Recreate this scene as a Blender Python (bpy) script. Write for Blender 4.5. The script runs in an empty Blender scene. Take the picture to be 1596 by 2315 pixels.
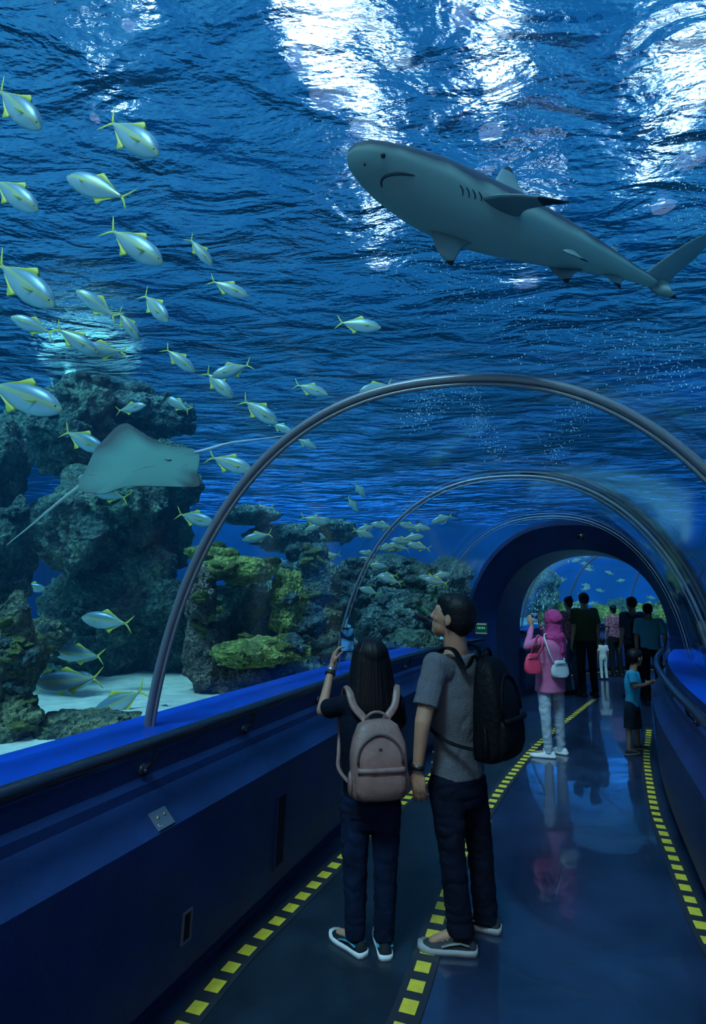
import bpy, bmesh, math, random
import numpy as np
from mathutils import Vector, Matrix, noise
R_ = math.radians
sc = bpy.context.scene
COL = sc.collection

# ------------------------------------------------------------------ camera, world, sun, lamps, exposure
EYE = 1.65
F_PX = 1300.0
PITCH = math.atan(192.5 / F_PX)
cam_d = bpy.data.cameras.new('camera')
cam_d.sensor_fit = 'HORIZONTAL'
cam_d.sensor_width = 24.0
cam_d.lens = 24.0 * F_PX / 1596.0
cam_d.clip_start = 0.05
cam_d.clip_end = 200
cam = bpy.data.objects.new('camera', cam_d)
COL.objects.link(cam)
cam.location = (0, 0, EYE)
cam.rotation_euler = (math.pi / 2 + PITCH, 0, 0)
sc.camera = cam

sc.view_settings.view_transform = 'Standard'
sc.view_settings.look = 'None'
sc.view_settings.gamma = 1
sc.view_settings.use_curve_mapping = False
sc.view_settings.exposure = 0.0
sc.cycles.use_denoising = True
sc.cycles.use_adaptive_sampling = True
sc.cycles.adaptive_threshold = 0.08
sc.cycles.max_bounces = 8
sc.cycles.diffuse_bounces = 2
sc.cycles.glossy_bounces = 2
sc.cycles.transmission_bounces = 4
sc.cycles.transparent_max_bounces = 16
sc.cycles.volume_bounces = 0
sc.cycles.sample_clamp_indirect = 4.0
sc.cycles.caustics_refractive = True
sc.cycles.blur_glossy = 0.5

world = bpy.data.worlds.new('hall_light')
sc.world = world
world.use_nodes = True
wn = world.node_tree
bg = wn.nodes['Background']
bg.inputs['Color'].default_value = (0.03, 0.36, 1.0, 1)
bg.inputs['Strength'].default_value = 0.52

def sun_lamp(name, strength, color, rot, angle):
    d = bpy.data.lights.new(name, 'SUN')
    d.energy = strength; d.color = color; d.angle = R_(angle)
    o = bpy.data.objects.new(name, d); COL.objects.link(o)
    o.rotation_euler = [R_(a) for a in rot]
    return o
sun_lamp('added_sun', 440.0, (0.54, 0.88, 1.0), (32, -18, 0), 12)  # added sun that lights tank and tunnel evenly from above

WATER_Z = 4.6
SAND_Z = 0.76

def _late(): pass
def area_lamp(name, loc, size, energy, color, rot=(0, 0, 0), size_y=None, spread=180):
    d = bpy.data.lights.new(name, 'AREA')
    d.energy = energy; d.color = color; d.size = size; d.spread = R_(spread)
    if size_y: d.shape = 'RECTANGLE'; d.size_y = size_y
    o = bpy.data.objects.new(name, d); COL.objects.link(o)
    o.location = loc; o.rotation_euler = [R_(a) for a in rot]
    return o

# warm service light in the crown of the tunnel behind the viewer
area_lamp('tunnel_light', (.05, -.9, 2.45), .5, 9, (1.0, .84, .68), rot=(62, 0, -14), spread=150)
# ------------------------------------------------------------------ helpers
def at(px, row, depth):
    """point on the sight line of a picture position, at a distance straight ahead of the camera"""
    c, s = math.cos(PITCH), math.sin(PITCH)
    u = (1157.5 - row) / F_PX; r = (px - 798.0) / F_PX
    x, y, z = r, c - u * s, s + u * c
    k = depth / y
    return Vector((x * k, depth, EYE + z * k))

def pix(p):
    c, s = math.cos(PITCH), math.sin(PITCH)
    x, y, z = p[0], p[1], p[2] - EYE
    d = y * c + z * s; u = -y * s + z * c
    return 798 + F_PX * x / d, 1157.5 - F_PX * u / d

def tag(o, label=None, cat=None, group=None, kind=None):
    if label: o['label'] = label
    if cat: o['category'] = cat
    if group: o['group'] = group
    if kind: o['kind'] = kind
    return o

def link(name, me, mat=None, parent=None, loc=None, smooth=True):
    o = bpy.data.objects.new(name, me); COL.objects.link(o)
    if mat is not None:
        for m in (mat if isinstance(mat, (list, tuple)) else [mat]): me.materials.append(m)
    if parent is not None: o.parent = parent
    if loc is not None: o.location = loc
    if smooth: me.shade_smooth()
    return o

def mesh(name, verts, faces, mat=None, parent=None, loc=None, smooth=True, uvs=None):
    me = bpy.data.meshes.new(name)
    me.from_pydata([tuple(v) for v in verts], [], faces)
    me.update()
    o = link(name, me, mat, parent, loc, smooth)
    return o

def empty(name, loc=(0, 0, 0), rot=(0, 0, 0)):
    o = bpy.data.objects.new(name, None); COL.objects.link(o)
    o.location = loc; o.rotation_euler = rot; o.empty_display_size = 0.1
    return o

def copy_tree(o, parent=None):
    c = o.copy(); COL.objects.link(c)
    if parent is not None: c.parent = parent
    for ch in list(o.children): copy_tree(ch, c)
    return c

class MB:
    """collects shapes for one mesh"""
    def __init__(s): s.v = []; s.f = []
    def add(s, v, f):
        n = len(s.v); s.v += [Vector(p) for p in v]; s.f += [tuple(i + n for i in q) for q in f]; return s
    def box(s, c, d, M=None):
        vs = [Vector((c[0] + x * d[0] / 2, c[1] + y * d[1] / 2, c[2] + z * d[2] / 2)) for x in (-1, 1) for y in (-1, 1) for z in (-1, 1)]
        if M is not None: vs = [M @ v for v in vs]
        return s.add(vs, [(0, 1, 3, 2), (4, 6, 7, 5), (0, 4, 5, 1), (2, 3, 7, 6), (0, 2, 6, 4), (1, 5, 7, 3)])
    def rings(s, rings, closed=False, cap=True):
        n = len(rings[0]); vs = [p for r in rings for p in r]; fs = []
        m = len(rings)
        for i in range(m if closed else m - 1):
            a = i * n; b = ((i + 1) % m) * n
            for j in range(n):
                k = (j + 1) % n
                fs.append((a + j, a + k, b + k, b + j))
        if cap and not closed:
            fs.append(tuple(range(n - 1, -1, -1))); fs.append(tuple((m - 1) * n + j for j in range(n)))
        return s.add(vs, fs)
    def tube(s, pts, rad, n=10, closed=False, flat=1.0, up=None):
        pts = [Vector(p) for p in pts]; m = len(pts)
        if not hasattr(rad, '__len__'): rad = [rad] * m
        rings = []; prev = None
        for i, p in enumerate(pts):
            if closed: t = pts[(i + 1) % m] - pts[i - 1]
            else: t = pts[min(i + 1, m - 1)] - pts[max(i - 1, 0)]
            t.normalize()
            if up is not None: a = Vector(up) - t * t.dot(Vector(up))
            elif prev is None:
                a = Vector((0, 0, 1)) if abs(t.z) < .9 else Vector((1, 0, 0)); a = a - t * a.dot(t)
            else: a = prev - t * prev.dot(t)
            a.normalize(); prev = a; b = t.cross(a)
            rings.append([p + a * math.cos(2 * math.pi * k / n) * rad[i] * flat + b * math.sin(2 * math.pi * k / n) * rad[i] for k in range(n)])
        return s.rings(rings, closed)
    def ell(s, c, r, M=None, nu=16, nv=10):
        vs = [Vector((0, 0, -1))]; fs = []
        for i in range(1, nv):
            a = -math.pi / 2 + math.pi * i / nv
            for j in range(nu):
                b = 2 * math.pi * j / nu
                vs.append(Vector((math.cos(a) * math.cos(b), math.cos(a) * math.sin(b), math.sin(a))))
        vs.append(Vector((0, 0, 1))); t = len(vs) - 1
        for j in range(nu):
            k = (j + 1) % nu
            fs.append((0, 1 + k, 1 + j)); fs.append((t, t - nu + j, t - nu + k))
            for i in range(nv - 2):
                a = 1 + i * nu; fs.append((a + j, a + k, a + nu + k, a + nu + j))
        vs = [Vector((v.x * r[0], v.y * r[1], v.z * r[2])) for v in vs]
        if M is not None: vs = [M @ v for v in vs]
        return s.add([v + Vector(c) for v in vs], fs)
    def cap(s, a, b, ra, rb, n=14, fa=1.0, ends=(1, 1), wide=None):
        """tapered limb between two joints; round or flat ends; fa squeezes across 'wide'"""
        a, b = Vector(a), Vector(b); t = (b - a); L = t.length; t.normalize()
        w = Vector(wide) if wide is not None else (Vector((1, 0, 0)) if abs(t.x) < .9 else Vector((0, 1, 0)))
        w = (w - t * w.dot(t)).normalized(); u = t.cross(w)
        rg = []
        st = []
        if ends[0]: st += [(a - t * ra * math.cos(q), ra * math.sin(q)) for q in (0.15, .5, .9, 1.25)]
        st += [(a + t * L * q, ra + (rb - ra) * q) for q in (0, .25, .5, .75, 1)]
        if ends[1]: st += [(b + t * rb * math.sin(q), rb * math.cos(q)) for q in (.32, .67, 1.07, 1.42)]
        for c, r in st:
            rg.append([c + w * math.cos(2 * math.pi * k / n) * r + u * math.sin(2 * math.pi * k / n) * r * fa for k in range(n)])
        return s.rings(rg)
    def build(s, name, mat=None, parent=None, loc=None, smooth=True):
        return mesh(name, s.v, s.f, mat, parent, loc, smooth)

_TMP = None
def applied(o):
    global _TMP
    if _TMP is None: _TMP = bpy.data.scenes.new('workbench')
    par = o.parent; o.parent = None
    _TMP.collection.objects.link(o)
    with bpy.context.temp_override(scene=_TMP, view_layer=_TMP.view_layers[0]):
        dg = bpy.context.evaluated_depsgraph_get(); dg.update()
        me = bpy.data.meshes.new_from_object(o.evaluated_get(dg))
    _TMP.collection.objects.unlink(o)
    o.parent = par
    o.modifiers.clear(); o.data = me
    return o

def fuse(o, vox=0.01, smooth=6, fac=0.5):
    m = o.modifiers.new('r', 'REMESH'); m.mode = 'VOXEL'; m.voxel_size = vox; m.use_smooth_shade = True
    if smooth:
        q = o.modifiers.new('s', 'SMOOTH'); q.iterations = smooth; q.factor = fac
    mats = [m for m in o.data.materials]
    applied(o)
    o.data.materials.clear()
    for m in mats: o.data.materials.append(m)
    o.data.shade_smooth()
    return o

def bevel(o, w=0.005, seg=2):
    b = o.modifiers.new('b', 'BEVEL'); b.width = w; b.segments = seg; b.limit_method = 'ANGLE'
    return o

# ------------------------------------------------------------------ materials
MATS = {}
def mat(name, color=(.5, .5, .5), rough=.5, metal=0, spec=.5, noise_amt=0, noise_scale=8, bump=0, bump_scale=30, emit=None, emit_s=0, color2=None, coat=0, sheen=0):
    if name in MATS: return MATS[name]
    m = bpy.data.materials.new(name); m.use_nodes = True
    nt = m.node_tree; b = nt.nodes['Principled BSDF']
    b.inputs['Base Color'].default_value = (*color, 1)
    b.inputs['Roughness'].default_value = rough
    b.inputs['Metallic'].default_value = metal
    b.inputs['Specular IOR Level'].default_value = spec
    b.inputs['Coat Weight'].default_value = coat
    if sheen: b.inputs['Sheen Weight'].default_value = sheen
    if emit: b.inputs['Emission Color'].default_value = (*emit, 1); b.inputs['Emission Strength'].default_value = emit_s
    tc = nt.nodes.new('ShaderNodeTexCoord')
    if noise_amt or color2:
        n = nt.nodes.new('ShaderNodeTexNoise'); n.inputs['Scale'].default_value = noise_scale; n.inputs['Detail'].default_value = 6
        nt.links.new(tc.outputs['Object'], n.inputs['Vector'])
        r = nt.nodes.new('ShaderNodeValToRGB'); r.color_ramp.elements[0].position = .35; r.color_ramp.elements[1].position = .65
        c2 = color2 or tuple(min(1, c * (1 + noise_amt)) for c in color)
        c1 = color if color2 else tuple(c * (1 - noise_amt) for c in color)
        r.color_ramp.elements[0].color = (*c1, 1); r.color_ramp.elements[1].color = (*c2, 1)
        nt.links.new(n.outputs['Fac'], r.inputs['Fac']); nt.links.new(r.outputs['Color'], b.inputs['Base Color'])
    if bump:
        n = nt.nodes.new('ShaderNodeTexNoise'); n.inputs['Scale'].default_value = bump_scale; n.inputs['Detail'].default_value = 5
        nt.links.new(tc.outputs['Object'], n.inputs['Vector'])
        bp = nt.nodes.new('ShaderNodeBump'); bp.inputs['Strength'].default_value = bump; bp.inputs['Distance'].default_value = .02
        nt.links.new(n.outputs['Fac'], bp.inputs['Height']); nt.links.new(bp.outputs['Normal'], b.inputs['Normal'])
    MATS[name] = m
    return m
# ------------------------------------------------------------------ the tunnel's course
_kn = [-8, -1, 2, 4, 6, 8, 9.5, 11.3, 13.2, 15, 22]
_th = [.30, .369, .363, .375, .451, .575, .50, .48, 1.15, 1.50, 1.7]
_S = np.linspace(-8, 22, 1501)
_T = np.interp(_S, _kn, _th)
for _ in range(30): _T[1:-1] = .25 * _T[:-2] + .5 * _T[1:-1] + .25 * _T[2:]
_ds = _S[1] - _S[0]
_X = np.cumsum(np.sin(_T)) * _ds; _Y = np.cumsum(np.cos(_T)) * _ds
_i = int(np.argmin(abs(_S - 2))); _X += .452 - _X[_i]; _Y += 2.599 - _Y[_i]
def course(s):
    t = float(np.interp(s, _S, _T)) - float(np.interp(s, [8, 10], [.11, 0]))
    return float(np.interp(s, _S, _X)), float(np.interp(s, _S, _Y)), t
def tp(s, lat, z):
    x, y, t = course(s)
    return Vector((x + lat * math.cos(t), y - lat * math.sin(t), z))
VR, VH, VZ, VN = 1.5, 2.225, .426, 2.3
def vault(s, grow=0.0, n=48, z0=0.9, R=VR, H=VH, zc=VZ, N=VN):
    """points of the vault from left foot over the crown to the right foot, feet at z0"""
    a0 = math.asin(max(0, min(1, ((z0 - zc) / H))) ** (N / 2))
    pts = []
    for i in range(n + 1):
        a = a0 + (math.pi - 2 * a0) * i / n
        cx, sx = math.cos(a), max(0, math.sin(a))
        X = -(R + grow) * math.copysign(abs(cx) ** (2 / N), cx); Z = zc + (H + grow) * sx ** (2 / N)
        pts.append((X, Z))
    return [tp(s, X, Z) for X, Z in pts]

def sweep(name, s0, s1, prof, mat_, parent=None, step=.2, close=False, flip=False, smooth=False):
    """an open or closed (lat, z) section carried along the tunnel"""
    n = max(1, int(round((s1 - s0) / step))); m = MB(); rows = []
    for i in range(n + 1):
        s = s0 + (s1 - s0) * i / n
        rows.append([tp(s, l, z) for l, z in prof])
    k = len(prof); fs = []
    for i in range(n):
        for j in range(k if close else k - 1):
            a, b, c, d = i * k + j, i * k + (j + 1) % k, (i + 1) * k + (j + 1) % k, (i + 1) * k + j
            fs.append((a, b, c, d) if not flip else (d, c, b, a))
    if close:
        fs.append(tuple(range(k))); fs.append(tuple(n * k + j for j in range(k - 1, -1, -1)))
    m.add([p for r in rows for p in r], fs)
    return m.build(name, mat_, parent, smooth=smooth)

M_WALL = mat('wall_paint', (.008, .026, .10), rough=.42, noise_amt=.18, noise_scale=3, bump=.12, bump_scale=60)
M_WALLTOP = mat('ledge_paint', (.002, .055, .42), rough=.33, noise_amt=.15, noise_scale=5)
M_DARK = mat('dark_recess', (.006, .012, .03), rough=.6)
M_RAIL = mat('rail_lacquer', (.02, .026, .036), rough=.2, spec=.6)
M_RIB = mat('rib_metal', (.20, .23, .27), rough=.42, metal=.5)
M_FLOOR = mat('floor_epoxy', (.011, .021, .050), rough=.3, noise_amt=.35, noise_scale=2.2, bump=.05, bump_scale=16, spec=.5, coat=.8)
M_BELT = mat('belt_rubber', (.007, .015, .024), rough=.4, noise_amt=.3, noise_scale=4, bump=.1, bump_scale=14)
M_YELLOW = mat('yellow_tape', (.60, .42, .03), rough=.5, noise_amt=.12, noise_scale=30)
M_TAPE = mat('tape_base', (.018, .020, .026), rough=.5)

# floor
S0, S1 = -5.0, 19.0
def strip(name, s0, s1, l0, l1, z, mat_, step=.2, thick=None):
    if thick: return sweep(name, s0, s1, [(l0, z - thick), (l1, z - thick), (l1, z), (l0, z)], mat_, step=step, close=True, flip=True)
    return sweep(name, s0, s1, [(l0, z), (l1, z)], mat_, step=step, flip=True)
o = tag(strip('floor', S0, S1, -1.45, 1.45, 0, M_FLOOR, thick=.12), kind='structure')
# second chamber: the same floor serves, the belt stops at the portal

# hazard stripes: plan positions read on the floor plane
def smooth_poly(pts, step=.05):
    pts = [Vector(p) for p in pts]; out = []
    for i in range(len(pts) - 1):
        p0, p1, p2, p3 = pts[max(i - 1, 0)], pts[i], pts[i + 1], pts[min(i + 2, len(pts) - 1)]
        n = max(2, int((p2 - p1).length / step))
        for k in range(n):
            t = k / n
            out.append(.5 * ((2 * p1) + (-p0 + p2) * t + (2 * p0 - 5 * p1 + 4 * p2 - p3) * t * t + (-p0 + 3 * p1 - 3 * p2 + p3) * t ** 3))
    out.append(pts[-1]); return out
def floor_at(px, row):
    p = at(px, row, 1.0); k = EYE / (EYE - p.z)
    return Vector((p.x * k, p.y * k, 0))
def stripe(pts, w, label, pitch=.135, dash=.078):
    line = smooth_poly(pts, .03)
    L = [0.0]
    for a, b in zip(line, line[1:]): L.append(L[-1] + (b - a).length)
    L = np.array(L); X = np.array([p.x for p in line]); Y = np.array([p.y for p in line])
    def q(d):
        return Vector((np.interp(d, L, X), np.interp(d, L, Y), 0))
    cuts = [0.0]; kind = []; d = .02; rnd = random.Random(len(pts))
    while d < L[-1] - .15:
        dd = dash * (.9 + .2 * rnd.random()); cuts += [d, d + dd]; kind += [0, 1]; d += pitch
    cuts.append(L[-1]); kind.append(0)
    rows = []
    for d in cuts:
        p = q(d); t = (q(d + .03) - q(d - .03)).normalized(); nn = Vector((t.y, -t.x, 0))
        rows.append([p + nn * w * e + Vector((0, 0, z)) for e, z in ((-1, .001), (1, .001), (1, .006), (.54, .006), (-.54, .006), (-1, .006))])
    m = MB(); m.rings(rows)
    root = m.build('hazard_stripe', [M_TAPE, M_YELLOW], smooth=False)
    for i, kd in enumerate(kind):
        if kd: root.data.polygons[i * 6 + 3].material_index = 1
    tag(root, label, 'floor marking')
    return root
LEFT = [floor_at(430 - 110, 2420), floor_at(430, 2300), floor_at(540, 2170), floor_at(650, 2062), floor_at(770, 1945), floor_at(925, 1802), floor_at(1010, 1722), floor_at(1090, 1655)]
MID = [floor_at(870, 2420), floor_at(915, 2305), floor_at(940, 2236), floor_at(965, 2160), floor_at(1000, 2050), floor_at(1052, 1918), floor_at(1112, 1815), floor_at(1160, 1748), floor_at(1220, 1680), floor_at(1300, 1615), floor_at(1345, 1580)]
RIGHT = [floor_at(1720, 2330), floor_at(1600, 2125), floor_at(1560, 2036), floor_at(1530, 1960), floor_at(1503, 1893), floor_at(1480, 1830), floor_at(1466, 1752), floor_at(1462, 1705), floor_at(1468, 1645)]
stripe(LEFT, .062, 'yellow and black hazard stripe along the foot of the left wall')
stripe(MID, .062, 'yellow and black hazard stripe running between the two viewers and the open walkway')
stripe([tp(s, -1.05, 0) for s in np.linspace(11.2, 16.5, 12)], .05, 'yellow and black hazard stripe at the foot of the far railing')
stripe(RIGHT, .055, 'yellow and black hazard stripe along the foot of the right wall')

# the moving walkway band between the left and the middle stripe
def lerp_line(line, n=60):
    line = smooth_poly(line, .05); L = [0]
    for a, b in zip(line, line[1:]): L.append(L[-1] + (b - a).length)
    X = [p.x for p in line]; Y = [p.y for p in line]
    return [Vector((np.interp(t * L[-1], L, X), np.interp(t * L[-1], L, Y), 0)) for t in np.linspace(0, 1, n)]
A, B = lerp_line(LEFT[:8]), lerp_line(MID[:10])
m = MB()
m.rings([[Vector((a.x + .05, a.y, .0005)), Vector((b.x - .05, b.y, .0005)), Vector((b.x - .05, b.y, .0025)), Vector((a.x + .05, a.y, .0025))] for a, b in zip(A, B)])
o = m.build('walkway_belt', M_BELT, smooth=False); tag(o, 'dark teal moving walkway surface under the two nearest viewers', 'walkway')

# low walls, ledges
PL = [(-1.6, -.1), (-1.6, .95), (-1.6, 1.05), (-1.27, 1.035), (-1.255, .985), (-1.25, .90), (-1.225, .875), (-1.215, .84), (-1.09, .72), (-1.12, .09), (-1.17, .08), (-1.17, -.1)]
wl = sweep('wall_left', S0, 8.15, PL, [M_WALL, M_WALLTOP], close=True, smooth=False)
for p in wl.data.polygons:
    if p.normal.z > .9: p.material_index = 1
tag(wl, kind='structure')
PR = [(1.12, -.1), (1.12, .08), (1.08, .09), (1.06, .66), (1.17, .80), (1.18, .84), (1.21, .86), (1.22, .94), (1.235, .985), (1.6, 1.0), (1.6, .9), (1.6, -.1)]
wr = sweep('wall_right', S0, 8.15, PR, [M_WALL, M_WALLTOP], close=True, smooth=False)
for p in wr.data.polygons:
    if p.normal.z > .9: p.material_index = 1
tag(wr, kind='structure')
wl2 = sweep('wall_far_left', 10.0, 19.0, PL, [M_WALL, M_WALLTOP], close=True)
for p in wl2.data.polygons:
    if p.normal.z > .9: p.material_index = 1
tag(wl2, kind='structure')
wr2 = sweep('wall_far_right', 10.0, 19.0, PR, [M_WALL, M_WALLTOP], close=True)
tag(wr2, kind='structure')

# handrails with brackets
def handrail(s0, s1, lat, z, side, brackets, label, r=.029):
    n = int((s1 - s0) / .12); m = MB()
    m.tube([tp(s0 + (s1 - s0) * i / n, lat, z) for i in range(n + 1)], r, 14)
    root = m.build('handrail', M_RAIL)
    for s in brackets:
        b = MB()
        base = tp(s, lat - side * -.0 + side * .05, z - .115); top = tp(s, lat, z - .01)
        b.tube([top, tp(s, lat, z - .05), tp(s, lat + side * .008, z - .075), tp(s, lat + side * .03, z - .095), base, tp(s, lat + side * .09, z - .115)], .009, 8)
        b.tube([tp(s, lat + side * .048, z - .115), tp(s, lat + side * .062, z - .115)], .026, 14)
        b.ell(tp(s, lat + side * .043, z - .118), (.012, .012, .012), nu=8, nv=6)
        b.build('rail_bracket', M_RAIL, root)
    tag(root, label, 'handrail')
    return root
handrail(S0 + .2, 8.0, -1.185, 1.045, -1, [-1.2, -.2, .62, 1.62, 2.42, 3.4, 4.4, 5.4, 6.6], 'dark metal handrail along the left wall beside the two viewers')
handrail(S0 + .2, 8.0, 1.13, .985, 1, [-1.2, 0, 1.2, 2.4, 3.6, 4.8, 6.0, 7.2], 'dark curved handrail along the right wall ahead of the boy')
handrail(10.2, 18.5, -1.185, 1.03, -1, [11, 12.2, 13.4, 14.6, 15.8], 'handrail in front of the far blue tank where visitors lean')

# acrylic vault
def acrylic():
    m = bpy.data.materials.new('acrylic'); m.use_nodes = True; nt = m.node_tree
    for n in list(nt.nodes): nt.nodes.remove(n)
    out = nt.nodes.new('ShaderNodeOutputMaterial'); mx = nt.nodes.new('ShaderNodeMixShader')
    tr = nt.nodes.new('ShaderNodeBsdfTransparent'); tr.inputs['Color'].default_value = (.97, .985, 1, 1)
    gl = nt.nodes.new('ShaderNodeBsdfGlossy'); gl.inputs['Roughness'].default_value = .06
    lw = nt.nodes.new('ShaderNodeLayerWeight'); lw.inputs['Blend'].default_value = .5
    pw = nt.nodes.new('ShaderNodeMath'); pw.operation = 'POWER'; pw.inputs[1].default_value = 4.5
    mu = nt.nodes.new('ShaderNodeMath'); mu.operation = 'MULTIPLY_ADD'; mu.inputs[1].default_value = .75; mu.inputs[2].default_value = .015
    nt.links.new(lw.outputs['Facing'], pw.inputs[0]); nt.links.new(pw.outputs[0], mu.inputs[0])
    nt.links.new(mu.outputs[0], mx.inputs['Fac']); nt.links.new(tr.outputs[0], mx.inputs[1]); nt.links.new(gl.outputs[0], mx.inputs[2])
    nt.links.new(mx.outputs[0], out.inputs['Surface'])
    return m
M_ACR = acrylic()
RIBS = [-2.66, -.38, 1.902, 4.184, 6.8]
def vault_panel(name, s0, s1, th=.045):
    n = max(2, int((s1 - s0) / .25)); rows = []
    for i in range(n + 1):
        s = s0 + (s1 - s0) * i / n
        rows.append(vault(s, 0) + vault(s, th)[::-1])
    m = MB(); m.rings(rows, cap=False)
    o = m.build(name, M_ACR); tag(o, kind='structure'); return o
ed = [S0] + RIBS + [8.0]
for i, (a, b) in enumerate(zip(ed, ed[1:])): vault_panel('window_%d' % (i + 1), a + .003, b - .003)
ed2 = [10.0, 11.4, 12.8, 14.2, 15.6, 17.0, 19.0]
for i, (a, b) in enumerate(zip(ed2, ed2[1:])): vault_panel('window_%d' % (i + 8), a + .003, b - .003)
def rib(s, r, name, z0=.98):
    pts = vault(s, -.02, 90, z0)
    m = MB(); m.tube(pts, r, 10); m.tube([p for p in vault(s, -.045 - r * .2, 90, z0)], r * .45, 8)
    o = m.build(name, M_RIB); tag(o, kind='structure'); return o
k = 1
for s in RIBS: rib(s, .021 if s < 3 else (.012 if s < 6 else .007), 'trim_%d' % k); k += 1
for s in ed2[1:-1]: rib(s, .014, 'trim_%d' % k); k += 1
# ------------------------------------------------------------------ opaque portal section
PRT = dict(R=1.17, H=1.28, zc=1.065, N=2.2)
def portal():
    m = MB(); rows = []
    secs = [(8.0, 0.045, None), (8.0, 0.0, None), (8.04, -.012, None), (8.55, None, 1.0), (10.0, None, 1.0)]
    def ring(s, g, kind):
        if kind is None: top = vault(s, g, 60, 1.02)
        else: top = vault(s, 0, 60, 1.07, **PRT)
        # drop the two feet straight down to the floor
        a, b = top[0], top[-1]
        return [Vector((a.x, a.y, 1e-3 + z)) for z in (0, .35, .7)] + top + [Vector((b.x, b.y, 1e-3 + z)) for z in (.7, .35, 0)]
    rings_ = [ring(*q) for q in secs]
    n = len(rings_[0]); vs = [p for r in rings_ for p in r]; fs = []
    for i in range(len(rings_) - 1):
        for j in range(n - 1): fs.append((i * n + j, (i + 1) * n + j, (i + 1) * n + j + 1, i * n + j + 1))
    m.add(vs, fs)
    o = m.build('wall_portal', M_WALL, smooth=False)
    s = o.modifiers.new('t', 'SOLIDIFY'); s.thickness = .10; s.offset = -1 
    tag(o, kind='structure'); return o
portal()
m = MB()
def cap_ring(s, gin):  # closes the gap between sleeve and outer vault at its far end
    a = vault(s, 0, 60, 1.07, **PRT); b = vault(s, .05, 60, 1.02)
    A_ = [Vector((a[0].x, a[0].y, 0))] + a + [Vector((a[-1].x, a[-1].y, 0))]; B_ = [Vector((b[0].x, b[0].y, 0))] + b + [Vector((b[-1].x, b[-1].y, 0))]
    n = len(A_); m.add(A_ + B_, [(i, i + 1, n + i + 1, n + i) for i in range(n - 1)])
cap_ring(10.0, 0); o = m.build('wall_portal_back', M_WALL, smooth=False); s = o.modifiers.new('t', 'SOLIDIFY'); s.thickness = .04; tag(o, kind='structure')

# dark collar hugging the outside of the vault on the right, before the portal
def collar():
    rows = []; K = 30
    for i in range(13):
        row_a = []; row_b = []
        for j in range(K + 1):
            jj = 31 + (60 - 31) * j / K; wdt = 1.25 * min(1, .04 + (j / K) * 1.6) ** .8
            s_ = 4.42 + wdt * i / 12
            for g, lst in ((.055, row_a), (.062 + .05 * min(1, j / 10), row_b)):
                v = vault(s_, g, 60, .95); q = int(jj); f = jj - q
                lst.append(v[q].lerp(v[min(60, q + 1)], f))
        rows.append(row_a + row_b[::-1])
    m = MB(); m.rings(rows); o = m.build('trim_20', M_DARK); tag(o, kind='structure')
collar()

# end walls of the built length of tunnel
for nm, s in (('wall_back', S0 - .02), ('wall_end', S1 + .02)):
    m = MB(); v = vault(s, .05, 40, .9); v = [tp(s, -1.6, -.1), tp(s, -1.6, .9)] + v + [tp(s, 1.6, .9), tp(s, 1.6, -.1)]
    m.add(v, [tuple(range(len(v)))]); o = m.build(nm, M_WALL, smooth=False)
    q = o.modifiers.new('t', 'SOLIDIFY'); q.thickness = .05; tag(o, kind='structure')

# ------------------------------------------------------------------ the tank
TX0, TX1, TY0, TY1 = -13.0, 20.0, -7.0, 24.0
def water_volume():
    m = MB(); m.box(((TX0 + TX1) / 2, (TY0 + TY1) / 2, (WATER_Z - .04 - .6) / 2), (TX1 - TX0, TY1 - TY0, WATER_Z - .04 + .6))
    rows = []
    n = 110
    for i in range(n + 1):
        s = S0 - .15 + (S1 - S0 + .3) * i / n
        v = vault(s, .055, 40, .85)
        rows.append([tp(s, -1.66, -.3), tp(s, -1.66, .8)] + v + [tp(s, 1.66, .8), tp(s, 1.66, -.3)])
    t = MB(); t.rings(rows); k = len(m.v)
    bm = bmesh.new()
    for v in t.v: bm.verts.new(v)
    bm.verts.ensure_lookup_table()
    for f in t.f: bm.faces.new([bm.verts[i] for i in f])
    bmesh.ops.recalc_face_normals(bm, faces=bm.faces)
    bmesh.ops.reverse_faces(bm, faces=bm.faces)
    bm.verts.index_update()
    tv = [v.co.copy() for v in bm.verts]; tf = [tuple(v.index for v in f.verts) for f in bm.faces]
    bb = bmesh.new()
    for v in m.v: bb.verts.new(v)
    bb.verts.ensure_lookup_table()
    for f in m.f: bb.faces.new([bb.verts[i] for i in f])
    bmesh.ops.recalc_face_normals(bb, faces=bb.faces)
    m.f = [tuple(v.index for v in f.verts) for f in bb.faces]
    m.add(tv, tf)
    mt = bpy.data.materials.new('tank_water'); mt.use_nodes = True; nt = mt.node_tree
    for q in list(nt.nodes): nt.nodes.remove(q)
    out = nt.nodes.new('ShaderNodeOutputMaterial')
    sca = nt.nodes.new('ShaderNodeVolumeScatter'); sca.inputs['Color'].default_value = (.03, .40, .95, 1); sca.inputs['Density'].default_value = .042; sca.inputs['Anisotropy'].default_value = .0
    ab = nt.nodes.new('ShaderNodeVolumeAbsorption'); ab.inputs['Color'].default_value = (.02, .66, .90, 1); ab.inputs['Density'].default_value = .16
    ad = nt.nodes.new('ShaderNodeAddShader')
    nt.links.new(sca.outputs[0], ad.inputs[0]); nt.links.new(ab.outputs[0], ad.inputs[1]); nt.links.new(ad.outputs[0], out.inputs['Volume'])
    o = m.build('water', mt, smooth=False)
    tag(o, 'clear blue water filling the tank around the tunnel', 'water', kind='stuff')
    return o
water_volume()

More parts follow.
